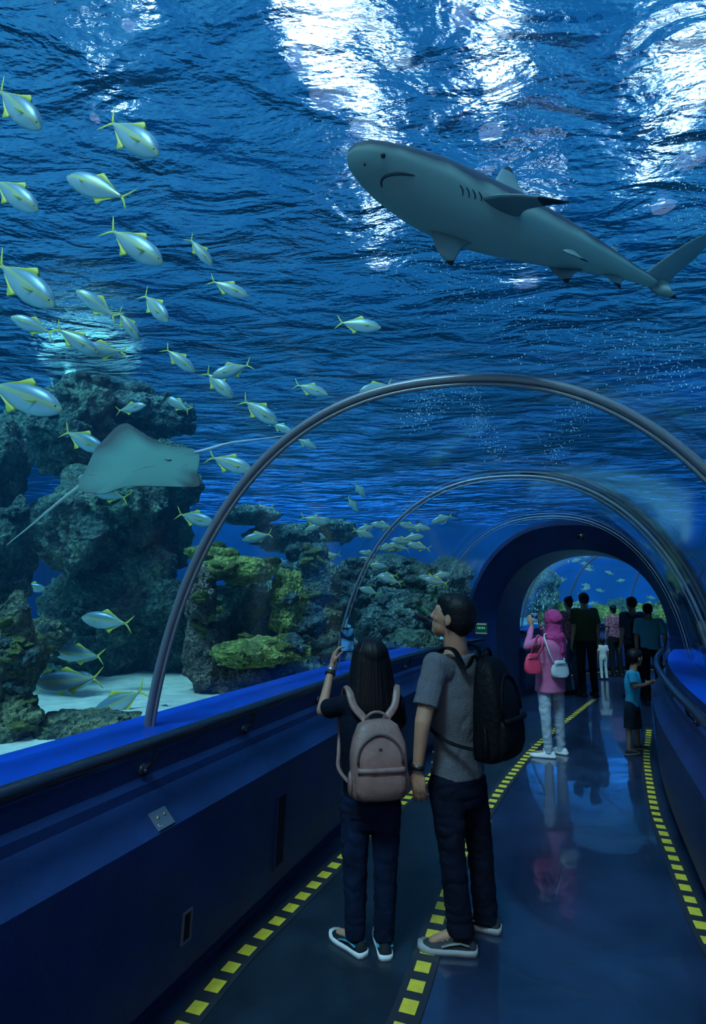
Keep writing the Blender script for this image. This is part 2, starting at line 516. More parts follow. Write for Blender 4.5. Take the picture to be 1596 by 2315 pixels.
# rippled water surface above
def surface():
    nx, ny = 240, 220
    xs = np.linspace(TX0, TX1, nx); ys = np.linspace(TY0, TY1, ny)
    vs = []
    for j in range(ny):
        for i in range(nx):
            x, y = xs[i], ys[j]
            z = .05 * noise.noise(Vector((x * .55 + 3, y * .8, 0))) + .03 * noise.noise(Vector((x * 1.5, y * 2.0, 7)))
            vs.append((x, y, WATER_Z + z))
    fs = [(j * nx + i, j * nx + i + 1, (j + 1) * nx + i + 1, (j + 1) * nx + i) for j in range(ny - 1) for i in range(nx - 1)]
    mt = bpy.data.materials.new('water_surface'); mt.use_nodes = True; nt = mt.node_tree
    for q in list(nt.nodes): nt.nodes.remove(q)
    N = nt.nodes.new; Lk = nt.links.new
    out = N('ShaderNodeOutputMaterial'); tc = N('ShaderNodeTexCoord'); mp = N('ShaderNodeMapping')
    mp.inputs['Rotation'].default_value = (0, 0, R_(35)); mp.inputs['Scale'].default_value = (1.0, 2.1, 1)
    Lk(tc.outputs['Object'], mp.inputs['Vector'])
    n1 = N('ShaderNodeTexNoise'); n1.inputs['Scale'].default_value = 1.6; n1.inputs['Detail'].default_value = 4; n1.inputs['Roughness'].default_value = .45; n1.inputs['Distortion'].default_value = .6
    Lk(mp.outputs[0], n1.inputs['Vector'])
    n2 = N('ShaderNodeTexNoise'); n2.inputs['Scale'].default_value = 14; n2.inputs['Detail'].default_value = 3
    Lk(mp.outputs[0], n2.inputs['Vector'])
    b1 = N('ShaderNodeBump'); b1.inputs['Strength'].default_value = 1; b1.inputs['Distance'].default_value = .26
    b2 = N('ShaderNodeBump'); b2.inputs['Strength'].default_value = 1; b2.inputs['Distance'].default_value = .02
    Lk(n1.outputs['Fac'], b1.inputs['Height']); Lk(n2.outputs['Fac'], b2.inputs['Height']); Lk(b1.outputs[0], b2.inputs['Normal'])
    rf = N('ShaderNodeBsdfRefraction'); rf.inputs['IOR'].default_value = 1.1; rf.inputs['Roughness'].default_value = 0.0; rf.inputs['Color'].default_value = (.8, .95, 1, 1)
    gl = N('ShaderNodeBsdfGlossy'); gl.inputs['Roughness'].default_value = .03; gl.inputs['Color'].default_value = (.8, .9, 1, 1)
    tr = N('ShaderNodeBsdfTransparent')
    for q in (rf, gl): Lk(b2.outputs[0], q.inputs['Normal'])
    r2 = N('ShaderNodeBsdfRefraction'); r2.inputs['IOR'].default_value = 1.1; r2.inputs['Roughness'].default_value = .42; r2.inputs['Color'].default_value = (.75, .9, 1, 1)
    m0 = N('ShaderNodeMixShader'); m0.inputs['Fac'].default_value = .5; Lk(b2.outputs[0], r2.inputs['Normal']); Lk(rf.outputs[0], m0.inputs[1]); Lk(r2.outputs[0], m0.inputs[2])
    m1 = N('ShaderNodeMixShader'); m1.inputs['Fac'].default_value = .3
    m2 = N('ShaderNodeMixShader'); m2.inputs['Fac'].default_value = .006
    Lk(m0.outputs[0], m1.inputs[1]); Lk(gl.outputs[0], m1.inputs[2]); Lk(m1.outputs[0], m2.inputs[1]); Lk(tr.outputs[0], m2.inputs[2]); Lk(m2.outputs[0], out.inputs['Surface'])
    o = mesh('water_surface', vs, fs, mt)
    tag(o, 'rippled water surface seen from below over the whole tank', 'water surface', kind='stuff')
surface()

# tank sides
M_TANK = mat('tank_lining', (.02, .10, .34), rough=.8, noise_amt=.3, noise_scale=.7)
M_SAND = mat('sand', (.80, .80, .66), rough=.9, noise_amt=.2, noise_scale=6, bump=.6, bump_scale=7)
def slab(name, c, d, mt):
    m = MB(); m.box(c, d); o = m.build(name, mt, smooth=False); tag(o, kind='structure'); return o
cxm, cym = (TX0 + TX1) / 2, (TY0 + TY1) / 2
slab('wall_tank_left', (TX0 + .2, cym, 2), (.2, TY1 - TY0, 6.4), M_TANK)
slab('wall_tank_right', (TX1 - .2, cym, 2), (.2, TY1 - TY0, 6.4), M_TANK)
slab('wall_tank_far', (cxm, TY1 - .2, 2), (TX1 - TX0, .2, 6.4), M_TANK)
slab('wall_tank_near', (cxm, TY0 + .2, 2), (TX1 - TX0, .2, 6.4), M_TANK)
def sand():
    # one bed on each side of the tunnel
    for side, nm in ((-1, 'sand_bed'), (1, 'sand_bed')):
        n, k = 120, 40; vs = []
        for i in range(n + 1):
            s = S0 + (S1 - S0) * i / n
            for j in range(k + 1):
                d = 1.58 + (j / k) ** 1.6 * (11 if side < 0 else 3.0)
                p = tp(s, side * d, 0)
                p.x = min(max(p.x, TX0 + .3), TX1 - .3); p.y = min(max(p.y, TY0 + .3), TY1 - .3)
                z = SAND_Z + .10 * noise.noise(Vector((p.x * .5, p.y * .5, 0))) + .02 * noise.noise(Vector((p.x * 3, p.y * 5, 2))) + (.05 if side < 0 else 0) * min(1, (d - 1.58))
                vs.append((p.x, p.y, z))
        fs = [(i * (k + 1) + j, i * (k + 1) + j + 1, (i + 1) * (k + 1) + j + 1, (i + 1) * (k + 1) + j) for i in range(n) for j in range(k)]
        o = mesh(nm, vs, fs, M_SAND)
        tag(o, 'pale sand bed of the tank ' + ('left' if side < 0 else 'right') + ' of the tunnel', 'sand', kind='stuff')
sand()
# ------------------------------------------------------------------ lamps hanging over the water
M_LAMPGLOW = mat('lamp_glow', (.9, .95, 1), emit=(.80, .86, 1.0), emit_s=26)
M_LAMPBODY = mat('lamp_housing', (.05, .05, .06), rough=.5, metal=.6)
def pool_lamp(loc, r, label, group=None):
    h = MB(); h.tube([Vector((0, 0, .03)), Vector((0, 0, .10)), Vector((0, 0, .22)), Vector((0, 0, .26))], [r * 1.08, r * 1.08, r * .8, r * .3], 20)
    root = h.build('flood_lamp', M_LAMPBODY, loc=loc)
    g = MB(); g.tube([Vector((0, 0, 0)), Vector((0, 0, .03))], [r, r], 20); g.build('lamp_glass', M_LAMPGLOW, root)
    tag(root, label, 'lamp', group)
for px, row, d, r, lab in LAMPS if 'LAMPS' in globals() else (
        (640, -60, 5.2, .30, 'white flood lamp over the water, top centre of the picture'),
        (760, 50, 5.6, .26, 'white flood lamp over the water, second of the brightest column'),
        (690, 130, 6.2, .24, 'white flood lamp over the water, third of the brightest column'),
        (745, 215, 7.0, .28, 'white flood lamp over the water above the tip of the shark nose'),
        (820, 290, 8.0, .20, 'white flood lamp over the water touching the tip of the shark nose'),
        (870, 420, 9.5, .20, 'white flood lamp over the water glimmering beneath the shark chin'),
        (1120, 80, 6.0, .14, 'flood lamp over the water right of the brightest lamp column'),
        (1130, 200, 7.2, .24, 'flood lamp over the water above the dorsal fin'),
        (1110, 300, 8.4, .20, 'flood lamp over the water just above the dorsal fin, farther away'),
        (1590, 230, 7.0, .24, 'flood lamp over the water at the right edge of the picture'),
        (1560, 360, 8.6, .26, 'flood lamp over the water at the right edge, above the shark tail'),
        (1500, 470, 10.4, .22, 'flood lamp over the water left of the shark tail fin'),
        (1190, 640, 13.5, .30, 'flood lamp over the water far off beneath the shark tail'),
        (860, 600, 12.0, .24, 'flood lamp over the water far off left of the shark belly'),
        (1040, 40, 5.6, .12, 'small flood lamp over the water at top right of centre'),
        (290, 60, 5.4, .07, 'small lone lamp over the water at upper left'),
        (215, 270, 7.0, .07, 'small lone lamp over the water beside the glinting fish')):
    pool_lamp(at(px, row, d), r, lab)

# ------------------------------------------------------------------ reef
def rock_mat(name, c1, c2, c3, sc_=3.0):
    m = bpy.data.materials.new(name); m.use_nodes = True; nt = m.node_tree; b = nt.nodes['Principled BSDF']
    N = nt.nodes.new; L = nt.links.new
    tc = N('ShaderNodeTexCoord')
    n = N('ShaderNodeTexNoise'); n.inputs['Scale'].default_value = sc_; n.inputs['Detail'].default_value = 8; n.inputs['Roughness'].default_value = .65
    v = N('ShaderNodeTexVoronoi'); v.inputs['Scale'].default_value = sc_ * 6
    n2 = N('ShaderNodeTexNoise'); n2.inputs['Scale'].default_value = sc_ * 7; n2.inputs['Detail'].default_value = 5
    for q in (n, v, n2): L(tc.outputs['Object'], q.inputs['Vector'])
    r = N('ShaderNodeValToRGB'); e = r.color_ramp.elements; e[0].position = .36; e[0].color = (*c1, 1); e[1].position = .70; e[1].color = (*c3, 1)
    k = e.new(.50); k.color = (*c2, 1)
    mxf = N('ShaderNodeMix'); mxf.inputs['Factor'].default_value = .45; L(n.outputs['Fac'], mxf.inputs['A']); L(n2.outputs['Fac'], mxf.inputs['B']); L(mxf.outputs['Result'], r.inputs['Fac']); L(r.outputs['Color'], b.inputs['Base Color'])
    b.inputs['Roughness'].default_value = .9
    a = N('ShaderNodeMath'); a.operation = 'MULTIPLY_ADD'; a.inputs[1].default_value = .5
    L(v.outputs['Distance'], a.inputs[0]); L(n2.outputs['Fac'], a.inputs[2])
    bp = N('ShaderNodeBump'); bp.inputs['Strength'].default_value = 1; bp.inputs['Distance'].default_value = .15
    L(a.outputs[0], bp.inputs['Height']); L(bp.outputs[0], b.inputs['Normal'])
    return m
M_R1 = rock_mat('rock_olive', (.012, .022, .016), (.09, .12, .06), (.50, .46, .22), 4)
M_R2 = rock_mat('rock_teal', (.008, .018, .018), (.045, .11, .09), (.34, .48, .28), 3.2)
M_R3 = rock_mat('rock_yellow', (.03, .05, .02), (.34, .40, .08), (.95, .92, .28), 4)
M_R4 = rock_mat('rock_rose', (.03, .025, .022), (.18, .15, .12), (.65, .52, .42), 6)
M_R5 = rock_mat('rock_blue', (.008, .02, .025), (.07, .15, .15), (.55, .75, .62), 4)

def boulder(name, c, r, seed, mt, sub=5, rough=.38, ledge=0.0, parent=None):
    bm = bmesh.new(); bmesh.ops.create_icosphere(bm, subdivisions=sub, radius=1)
    o3 = Vector((seed * 7.3, seed * 3.1, seed * 1.7)); vs = []
    s = max(r)
    for v in bm.verts:
        p = v.co.copy(); q = Vector((p.x * r[0], p.y * r[1], p.z * r[2])) / s
        d = rough * noise.noise(q * 1.6 + o3) + rough * .65 * abs(noise.noise(q * 3.6 + o3)) + rough * .38 * noise.noise(q * 8 + o3) + rough * .22 * abs(noise.noise(q * 17 + o3))
        if ledge: d += ledge * math.sin(q.z * 9 + 2.5 * noise.noise(q * 1.2 + o3))
        k = (1 + d) * .84
        v.co = Vector((q.x * s * k, q.y * s * k, q.z * s * k))
    me = bpy.data.meshes.new(name); bm.to_mesh(me); bm.free()
    o = link(name, me, mt, parent, c); return o
def rock(px, row, d, hw, hh, seed, mt, label, deep=1.0, sub=5, rough=.38, ledge=.05, group=None, name='reef_rock', cat='rock'):
    c = at(px, row, d); k = d / F_PX
    o = boulder(name, c, (hw * k, max(hw, hh) * k * deep * .8, hh * k), seed, mt, sub, rough, ledge)
    tag(o, label, cat, group); return o
ROCKS = [
 (18, 1490, 3.8, 62, 125, 1, M_R1, 'mossy olive rock pillar at the left edge beside the fish pair'),
 (18, 1625, 3.75, 74, 80, 2, M_R1, 'broad olive base rock in the lower left corner of the tank'),
 (190, 1648, 3.95, 120, 42, 3, M_R1, 'long low mossy rock lying on the pale sand'),
 (377, 1622, 4.6, 22, 26, 4, M_R2, 'small dark pointed stone on the sand right of the nearest rib foot'),
 (315, 1648, 4.2, 18, 8, 40, M_R2, 'flat dark stone lying just left of the nearest rib foot'),
 (95, 1440, 4.9, 66, 40, 5, M_R1, 'knobbly shelf of rock jutting right from the left edge pillar'),
 (5, 1260, 5.0, 52, 150, 6, M_R2, 'tall teal rock at the left edge beyond the stingray tail'),
 (0, 1060, 5.6, 58, 120, 7, M_R2, 'dark upright rock at the left edge level with the stingray'),
 (222, 1180, 5.9, 140, 125, 8, M_R2, 'large dark overhanging rock behind and under the stingray'),
 (150, 960, 6.6, 140, 115, 42, M_R2, 'dark reef wall above and behind the stingray'),
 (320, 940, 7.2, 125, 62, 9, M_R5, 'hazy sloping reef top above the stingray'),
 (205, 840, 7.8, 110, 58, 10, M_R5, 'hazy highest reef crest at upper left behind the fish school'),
 (270, 1450, 6.9, 200, 135, 11, M_R2, 'deep teal reef mass behind the lowest fish'),
 (285, 1330, 6.3, 130, 110, 41, M_R2, 'dark teal reef block under the overhang left of the nearest rib'),
 (345, 1100, 6.9, 105, 120, 12, M_R2, 'dark reef wall right of the stingray'),
 (350, 1215, 7.2, 80, 95, 61, M_R2, 'dark teal reef shoulder left of the nearest rib'),
 (150, 1390, 6.8, 60, 95, 62, M_R2, 'dark rock right of the blue gap at the left'),
 (400, 1420, 6.7, 70, 110, 63, M_R2, 'dark teal rock seen through the foot of the nearest rib'),
 (90, 1560, 6.2, 120, 60, 43, M_R2, 'dark low reef block behind the olive pillar'),
 (455, 1350, 5.3, 32, 75, 13, M_R4, 'rosy grey encrusted column right of the nearest rib'),
 (545, 1290, 5.6, 95, 34, 14, M_R3, 'bright yellow green coral shelf near the top of the middle reef'),
 (475, 1252, 5.9, 60, 20, 44, M_R3, 'thin yellow coral ledge where the nearest rib crosses the reef'),
 (650, 1360, 5.8, 42, 75, 15, M_R3, 'yellow green coral buttress in the middle reef'),
 (545, 1400, 6.2, 110, 95, 16, M_R2, 'dark cave rock beneath the bright coral shelf'),
 (470, 1480, 5.5, 56, 92, 17, M_R4, 'grey brown coral mound with pale tufts beside the nearest rib'),
 (590, 1475, 5.3, 110, 34, 18, M_R3, 'olive coral shelf low in the middle reef'),
 (530, 1545, 5.5, 74, 50, 19, M_R4, 'brown tufted coral mound standing on the sand'),
 (640, 1520, 5.9, 90, 46, 20, M_R2, 'dark rock below the low coral shelf, left of the phone'),
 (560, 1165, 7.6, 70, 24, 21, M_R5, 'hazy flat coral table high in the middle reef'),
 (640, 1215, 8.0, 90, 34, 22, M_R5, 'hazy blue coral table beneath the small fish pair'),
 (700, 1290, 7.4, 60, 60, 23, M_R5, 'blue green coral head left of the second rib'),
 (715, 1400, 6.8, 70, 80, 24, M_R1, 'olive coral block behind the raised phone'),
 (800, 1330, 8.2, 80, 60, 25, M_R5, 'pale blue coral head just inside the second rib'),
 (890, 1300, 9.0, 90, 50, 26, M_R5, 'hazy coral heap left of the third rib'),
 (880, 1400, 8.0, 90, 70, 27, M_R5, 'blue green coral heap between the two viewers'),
 (960, 1370, 8.6, 60, 80, 28, M_R2, 'dark coral heap left of the man in grey'),
 (930, 1470, 7.4, 80, 50, 29, M_R2, 'dark low reef just above the ledge between the two viewers'),
 (735, 1490, 6.2, 60, 60, 30, M_R1, 'olive coral mound behind the woman with the phone'),
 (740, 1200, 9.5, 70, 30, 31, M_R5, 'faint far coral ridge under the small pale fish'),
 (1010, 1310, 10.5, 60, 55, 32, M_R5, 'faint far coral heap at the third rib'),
]
for i, (px, row, d, hw, hh, sd, mt, lab) in enumerate(ROCKS):
    rock(px, row, d, hw, hh, sd, mt, lab, sub=5, ledge=.07 if mt in (M_R3, M_R5) else .03)
# small coral heads dotted over the reef
rnd = random.Random(5)
CORAL = boulder('coral_head', (0, 0, -3), (.5, .5, .38), 77, M_R5, 4, .5)
CORAL2 = boulder('coral_head', (0, 0, -3), (.5, .5, .3), 78, M_R3, 4, .5)
first = {0: CORAL, 1: CORAL2}
def coral(px, row, d, size, kind):
    src = first[kind]
    if src.get('label') is None: o = src
    else: o = src.copy(); COL.objects.link(o)
    o.location = at(px, row, d); o.scale = (size, size, size * rnd.uniform(.5, .8)); o.rotation_euler = (rnd.uniform(-.3, .3), rnd.uniform(-.3, .3), rnd.uniform(0, 6.28))
    tag(o, ('small pale blue coral head growing on the hazy middle and far reef' if kind == 0 else 'small yellow green coral head growing on the middle reef'), 'coral', 'blue coral heads' if kind == 0 else 'yellow coral heads')
from mathutils.bvhtree import BVHTree
_v = []; _f = []
for o_ in list(COL.objects):
    if o_.name.startswith('reef_rock'):
        n_ = len(_v); mw = o_.location
        _v += [v.co + mw for v in o_.data.vertices]; _f += [tuple(i + n_ for i in p.vertices) for p in o_.data.polygons]
REEF = BVHTree.FromPolygons(_v, _f)
third = [None]
def coral_on(px, row, size, kind, label, group):
    c = cam.location; d = (at(px, row, 1.0) - c).normalized(); h = REEF.ray_cast(c, d)
    if h[0] is None: return
    src = first[kind]
    o = src if src.get('label') is None else src.copy()
    if o is not src: COL.objects.link(o)
    o.location = h[0] + d * size * .1; o.scale = (size, size, size * rnd.uniform(.5, .9)); o.rotation_euler = (rnd.uniform(-.5, .5), rnd.uniform(-.5, .5), rnd.uniform(0, 6.28))
    tag(o, label, 'coral', group)
for i in range(80):
    coral_on(rnd.uniform(650, 1010), rnd.uniform(1170, 1500), rnd.uniform(.14, .36), 0, 'small pale blue coral head growing on the hazy far reef', 'far reef corals')
for i in range(60):
    coral_on(rnd.uniform(440, 720), rnd.choice([1250, 1275, 1300, 1450, 1480, 1400, 1350, 1540]) + rnd.uniform(-18, 18), rnd.uniform(.07, .22), 1, 'small yellow green coral head growing on the middle reef', 'middle reef corals')
for i in range(55):
    coral_on(rnd.uniform(0, 330), rnd.uniform(1120, 1580), rnd.uniform(.06, .22), 0, 'small knobbly coral growing on the dark left reef', 'left reef corals')
for i in range(30):
    coral_on(rnd.uniform(120, 430), rnd.uniform(790, 1000), rnd.uniform(.12, .32), 0, 'hazy coral knob on the reef crest above the stingray', 'reef crest corals')
for i in range(30):
    coral_on(rnd.uniform(0, 110), rnd.uniform(1400, 1690), rnd.uniform(.04, .13), 1, 'tiny olive coral tuft on the rock pillar at the left edge', 'pillar corals')

# reef seen through the far chamber
for i, (px, row, d, hw, hh, mt, lab) in enumerate([
 (1215, 1330, 16, 42, 70, M_R5, 'speckled coral wall at the left of the far tank view'),
 (1262, 1395, 16, 50, 36, M_R3, 'yellow coral heap behind the woman in pink'),
 (1350, 1398, 16.5, 46, 28, M_R3, 'low yellow coral heap right of the man in dark green'),
 (1400, 1390, 17, 60, 34, M_R2, 'dark coral ridge behind the far visitors'),
 (1478, 1400, 16, 54, 36, M_R3, 'green yellow coral heap at the right of the far tank view'),
 (1530, 1390, 17, 60, 40, M_R5, 'blue coral heap at the right end of the far tank view')]):
    rock(px, row, d, hw, hh, 50 + i, mt, lab, rough=.5)

# ------------------------------------------------------------------ fish
def objgrad(name, stops, axis='Z', rough=.4, spec=.5, metal=0, noise_amt=0):
    m = bpy.data.materials.new(name); m.use_nodes = True; nt = m.node_tree; b = nt.nodes['Principled BSDF']
    N = nt.nodes.new; L = nt.links.new
    tc = N('ShaderNodeTexCoord'); sp = N('ShaderNodeSeparateXYZ'); L(tc.outputs['Object'], sp.inputs[0])
    mr = N('ShaderNodeMapRange'); mr.inputs['From Min'].default_value = -.2; mr.inputs['From Max'].default_value = .2
    L(sp.outputs[axis], mr.inputs['Value'])
    r = N('ShaderNodeValToRGB'); e = r.color_ramp.elements
    e[0].position = stops[0][0]; e[0].color = (*stops[0][1], 1); e[1].position = stops[-1][0]; e[1].color = (*stops[-1][1], 1)
    for p, c in stops[1:-1]: q = e.new(p); q.color = (*c, 1)
    L(mr.outputs[0], r.inputs['Fac']); L(r.outputs['Color'], b.inputs['Base Color'])
    b.inputs['Roughness'].default_value = rough; b.inputs['Metallic'].default_value = metal; b.inputs['Specular IOR Level'].default_value = spec
    return m
M_FISH = objgrad('fish_skin', [(.10, (.42,.56,.58)), (.42, (.34,.46,.52)), (.56, (.45,.48,.18)), (.62, (.17,.27,.33)), (.9, (.14, .24, .30))], rough=.35, metal=.25)
M_FIN = mat('fish_fin', (.62, .56, .06), rough=.5)
M_EYE = mat('fish_eye', (.01, .01, .01), rough=.15)
def foil(lead, trail, th, n=8):
    """fin between two edge lines, thin at the edges and at the tip"""
    m = MB(); rg = []; K = len(lead)
    for i, (a, b) in enumerate(zip(lead, trail)):
        a, b = Vector(a), Vector(b); c = b - a
        j = min(i + 1, K - 1); h = max(i - 1, 0)
        al = (Vector(lead[j]) + Vector(trail[j]) - Vector(lead[h]) - Vector(trail[h]))
        nn = c.cross(al)
        if nn.length < 1e-9: nn = Vector((0, 1, 0))
        nn.normalize(); t = th * (1 - .75 * i / (K - 1))
        t = min(t, c.length * .4 + 1e-4)
        rg.append([a + c * (.5 - .5 * math.cos(2 * math.pi * k / n)) + nn * (math.sin(2 * math.pi * k / n) * t * .5) for k in range(n)])
    return m.rings(rg)
def make_fish(deep=.15):
    st = [(0.0, .002, .004, 0), (.015, .014, .022, 0), (.05, .032, .052, .0), (.12, .055, .095, .004), (.22, .070, .130, .004), (.34, .075, .147, 0), (.48, .066, .138, 0), (.62, .046, .100, 0), (.74, .024, .055, 0), (.82, .012, .024, 0), (.86, .010, .020, 0)]
    rg = []
    for t, w, h, dz in st:
        h *= deep / .15
        rg.append([Vector((.5 - t, w * math.copysign(abs(math.cos(a)) ** .9, math.cos(a)), dz + h * math.sin(a))) for a in [2 * math.pi * k / 20 for k in range(20)]])
    m = MB(); m.rings(rg)
    body = m.build('yellowtail_fish', M_FISH)
    t = MB()
    for s in (1, -1):
        t.v += []; f = foil([(-.34, 0, .012 * s), (-.40, 0, .055 * s), (-.45, 0, .11 * s), (-.51, 0, .17 * s)], [(-.36, 0, -.012 * s), (-.40, 0, .008 * s), (-.455, 0, .075 * s), (-.515, 0, .165 * s)], .012); t.add(f.v, f.f)
    t.build('tail_fin', M_FIN, body)
    d = deep
    foil([(.14, 0, d * .93), (.08, 0, d * 1.20), (.03, 0, d * 1.38)], [(-.30, 0, d * .25), (-.1, 0, d * .88), (.0, 0, d * 1.3)], .01).build('dorsal_fin', M_FIN, body)
    foil([(.02, 0, -d * .93), (-.03, 0, -d * 1.15), (-.07, 0, -d * 1.34)], [(-.30, 0, -d * .25), (-.14, 0, -d * .85), (-.09, 0, -d * 1.3)], .01).build('anal_fin', M_FIN, body)
    for s in (1, -1):
        foil([(.25, .066 * s, .0), (.20, .10 * s, -.01), (.11, .13 * s, -.03)], [(.22, .068 * s, -.03), (.16, .095 * s, -.04), (.105, .128 * s, -.035)], .008, 6).build('pectoral_fin', M_FIN, body)
        e = MB(); e.ell((.425, .034 * s, .022), (.014, .006, .014), nu=10, nv=6); e.build('eye', M_EYE, body)
    return body
FISH0 = make_fish(.158)
_used = [False]
def fish(hx, hy, tx, ty, label, L=.36, tilt=0.0, dd=0.0, group='yellow finned fish school', depth=None):
    """head and tail tip in picture positions; real length L gives the distance"""
    lp = math.hypot(hx - tx, hy - ty)
    d = depth or L * F_PX / max(lp, 1)
    d = d / math.sqrt(1 + .02) + dd
    zt = max(at(hx, hy, d).z, at(tx, ty, d).z) - EYE
    if zt > 4.15 - EYE: d *= (4.15 - EYE) / zt
    h = at(hx, hy, d - tilt * L); t = at(tx, ty, d + tilt * L)
    X = (h - t); ln = X.length; X.normalize()
    Z = Vector((0, 0, 1)); Z = (Z - X * Z.dot(X)).normalized(); Y = Z.cross(X)
    M = Matrix((X, Y, Z)).transposed().to_4x4()
    if not _used[0]: o = FISH0; _used[0] = True
    else: o = copy_tree(FISH0)
    o.matrix_world = Matrix.Translation((h + t) / 2) @ M @ Matrix.Scale(ln, 4)
    tag(o, label, 'fish', group)
    return o
FISHES = [
 (368, 598, 240, 512, 'silver fish diving right, nearest below the water surface at upper left', .42),
 (481, 602, 425, 535, 'slim fish diving right, just right of the fish under the surface', .36),
 (123, 694, -14, 588, 'large dark-backed fish diving right at the left edge', .44),
 (172, 656, 268, 722, 'silver fish heading up left above the overlapping fish chain', .36),
 (314, 768, 264, 700, 'fish diving right, touching the tail of the fish heading up left', .36),
 (380, 728, 322, 662, 'dim fish diving right against open blue, below the surface ripples', .38),
 (24, 716, 124, 756, 'fish heading left at the start of the overlapping chain near the left edge', .34),
 (222, 800, 122, 738, 'middle fish of the overlapping chain, diving right', .36),
 (168, 786, 290, 796, 'last fish of the overlapping chain, heading left with forked tail right', .38),
 (141, 930, -40, 862, 'biggest fish at the left edge, diving right above the reef', .46),
 (441, 842, 370, 785, 'fish diving right with raised yellow tail, in open blue', .34),
 (478, 852, 570, 822, 'fish heading left with tail up right, in open blue', .36),
 (526, 899, 462, 838, 'fish diving right just under the left-heading one', .34),
 (562, 672, 472, 632, 'pale fish heading right above the bright ripple patch', .36),
 (628, 958, 545, 902, 'fish diving right close to the nearest rib', .34),
 (660, 978, 610, 955, 'small fish touching the nearest rib on its left', .30),
 (372, 898, 430, 930, 'hazy fish over the reef crest', .36),
 (235, 1020, 142, 972, 'fish half hidden behind the upper wing of the stingray', .38),
 (572, 1066, 468, 1030, 'fish heading right between the stingray and the nearest rib', .38),
 (200, 1105, 292, 1128, 'fish tail sticking out beneath the stingray', .36),
 (484, 1184, 398, 1160, 'fish heading right at the nearest rib, below the stingray', .36),
 (264, 1290, 352, 1306, 'bright fish heading left in front of the dark reef', .38),
 (106, 1334, 42, 1320, 'stubby fish over the blue gap in the reef', .30),
 (400, 1380, 448, 1362, 'small fish just right of the nearest rib', .30),
 (468, 1376, 528, 1366, 'small round fish heading left beside the rosy column', .32),
 (184, 1396, 300, 1412, 'fish heading left, topmost of the three crossing pairs', .42),
 (284, 1414, 186, 1390, 'fish heading right behind the topmost crossing pair', .42),
 (118, 1474, 236, 1484, 'fish heading left, middle one of the crossing pairs', .42),
 (222, 1486, 114, 1470, 'fish heading right behind the middle crossing pair', .42),
 (74, 1546, 232, 1532, 'large fish heading left low over the sand, front of lowest pair', .46),
 (214, 1532, 78, 1552, 'fish heading right behind the lowest crossing pair', .46),
 (206, 1622, 332, 1556, 'olive fish slanting down left over the sand', .44),
 (538, 1426, 600, 1412, 'fish heading left before the low coral shelf', .32),
 (708, 1330, 644, 1330, 'fish heading right before the coral left of the second rib', .34),
 (742, 1184, 678, 1168, 'upper pale fish of the small pair over the far reef', .34),
 (736, 1216, 680, 1206, 'lower pale fish of the small pair over the far reef', .34),
 (548, 1222, 616, 1206, 'dark banded fish over the hazy coral table', .34),
 (658, 1276, 606, 1270, 'hazy fish in front of the coral table right of the bright shelf', .32),
 (398, 1250, 452, 1256, 'fish half hidden behind the nearest rib above the yellow ledge', .30),
 (862, 742, 760, 728, 'outlined fish under the ripples left of the second rib crown', .38),
 (742, 893, 664, 868, 'faint fish outside the nearest rib at upper left', .36),
 (812, 886, 888, 868, 'faint fish crossing behind the nearest rib', .34),
 (92, 292, -10, 196, 'fish diving right in the upper left corner under the surface', .44),
 (150, 400, 296, 452, 'fish with yellow tail just beneath the rippled surface at upper left', .46),
 (358, 352, 240, 268, 'glinting fish touching the water surface at upper left', .44),
 (86, 478, -20, 400, 'cyan-lit fish near the surface at the left edge', .40),
 (716, 1014, 668, 990, 'small fish just inside the nearest rib', .28),
 (330, 916, 262, 930, 'hazy fish over the sloping reef top', .30),
 (560, 1160, 622, 1146, 'tiny hazy fish above the flat coral table', .34),
]
for i, (hx, hy, tx, ty, lab, L) in enumerate(FISHES):
    fish(hx, hy, tx, ty, lab, L * 1.12, tilt=[.06, -.05, .1][i % 3], dd=(.3 if 'behind the' in lab and 'cross' in lab else 0))
# school far over the reef and in the far tank
rnd = random.Random(11)
def far_fish(px, row, d, lab, grp, L=.3):
    lp = L * F_PX / d; a = rnd.uniform(-.35, .35); s = rnd.choice((-1, 1)); dx = .5 * lp * math.cos(a) * s; dy = .5 * lp * math.sin(a)
    fish(px + dx, row + dy, px - dx, row - dy, lab, L, depth=d, group=grp)
for i in range(26):
    px = rnd.uniform(690, 1000); far_fish(px, rnd.uniform(1170, 1340), rnd.uniform(7.0, 9), 'small hazy fish of the school over the far reef', 'far reef school', .3)
for i in range(26):
    far_fish(rnd.uniform(1215, 1500), rnd.uniform(1255, 1385), rnd.uniform(14.6, 16.5), 'tiny yellowish fish in the far tank beyond the portal', 'far tank fish', .26)
for px, row, lab in ((812, 1105, 'upper dark silhouetted fish in open blue left of the third rib'), (796, 1138, 'lower dark silhouetted fish in open blue left of the third rib')):
    fish(px + 14, row + 20, px - 12, row - 16, lab, .36, depth=9.5)
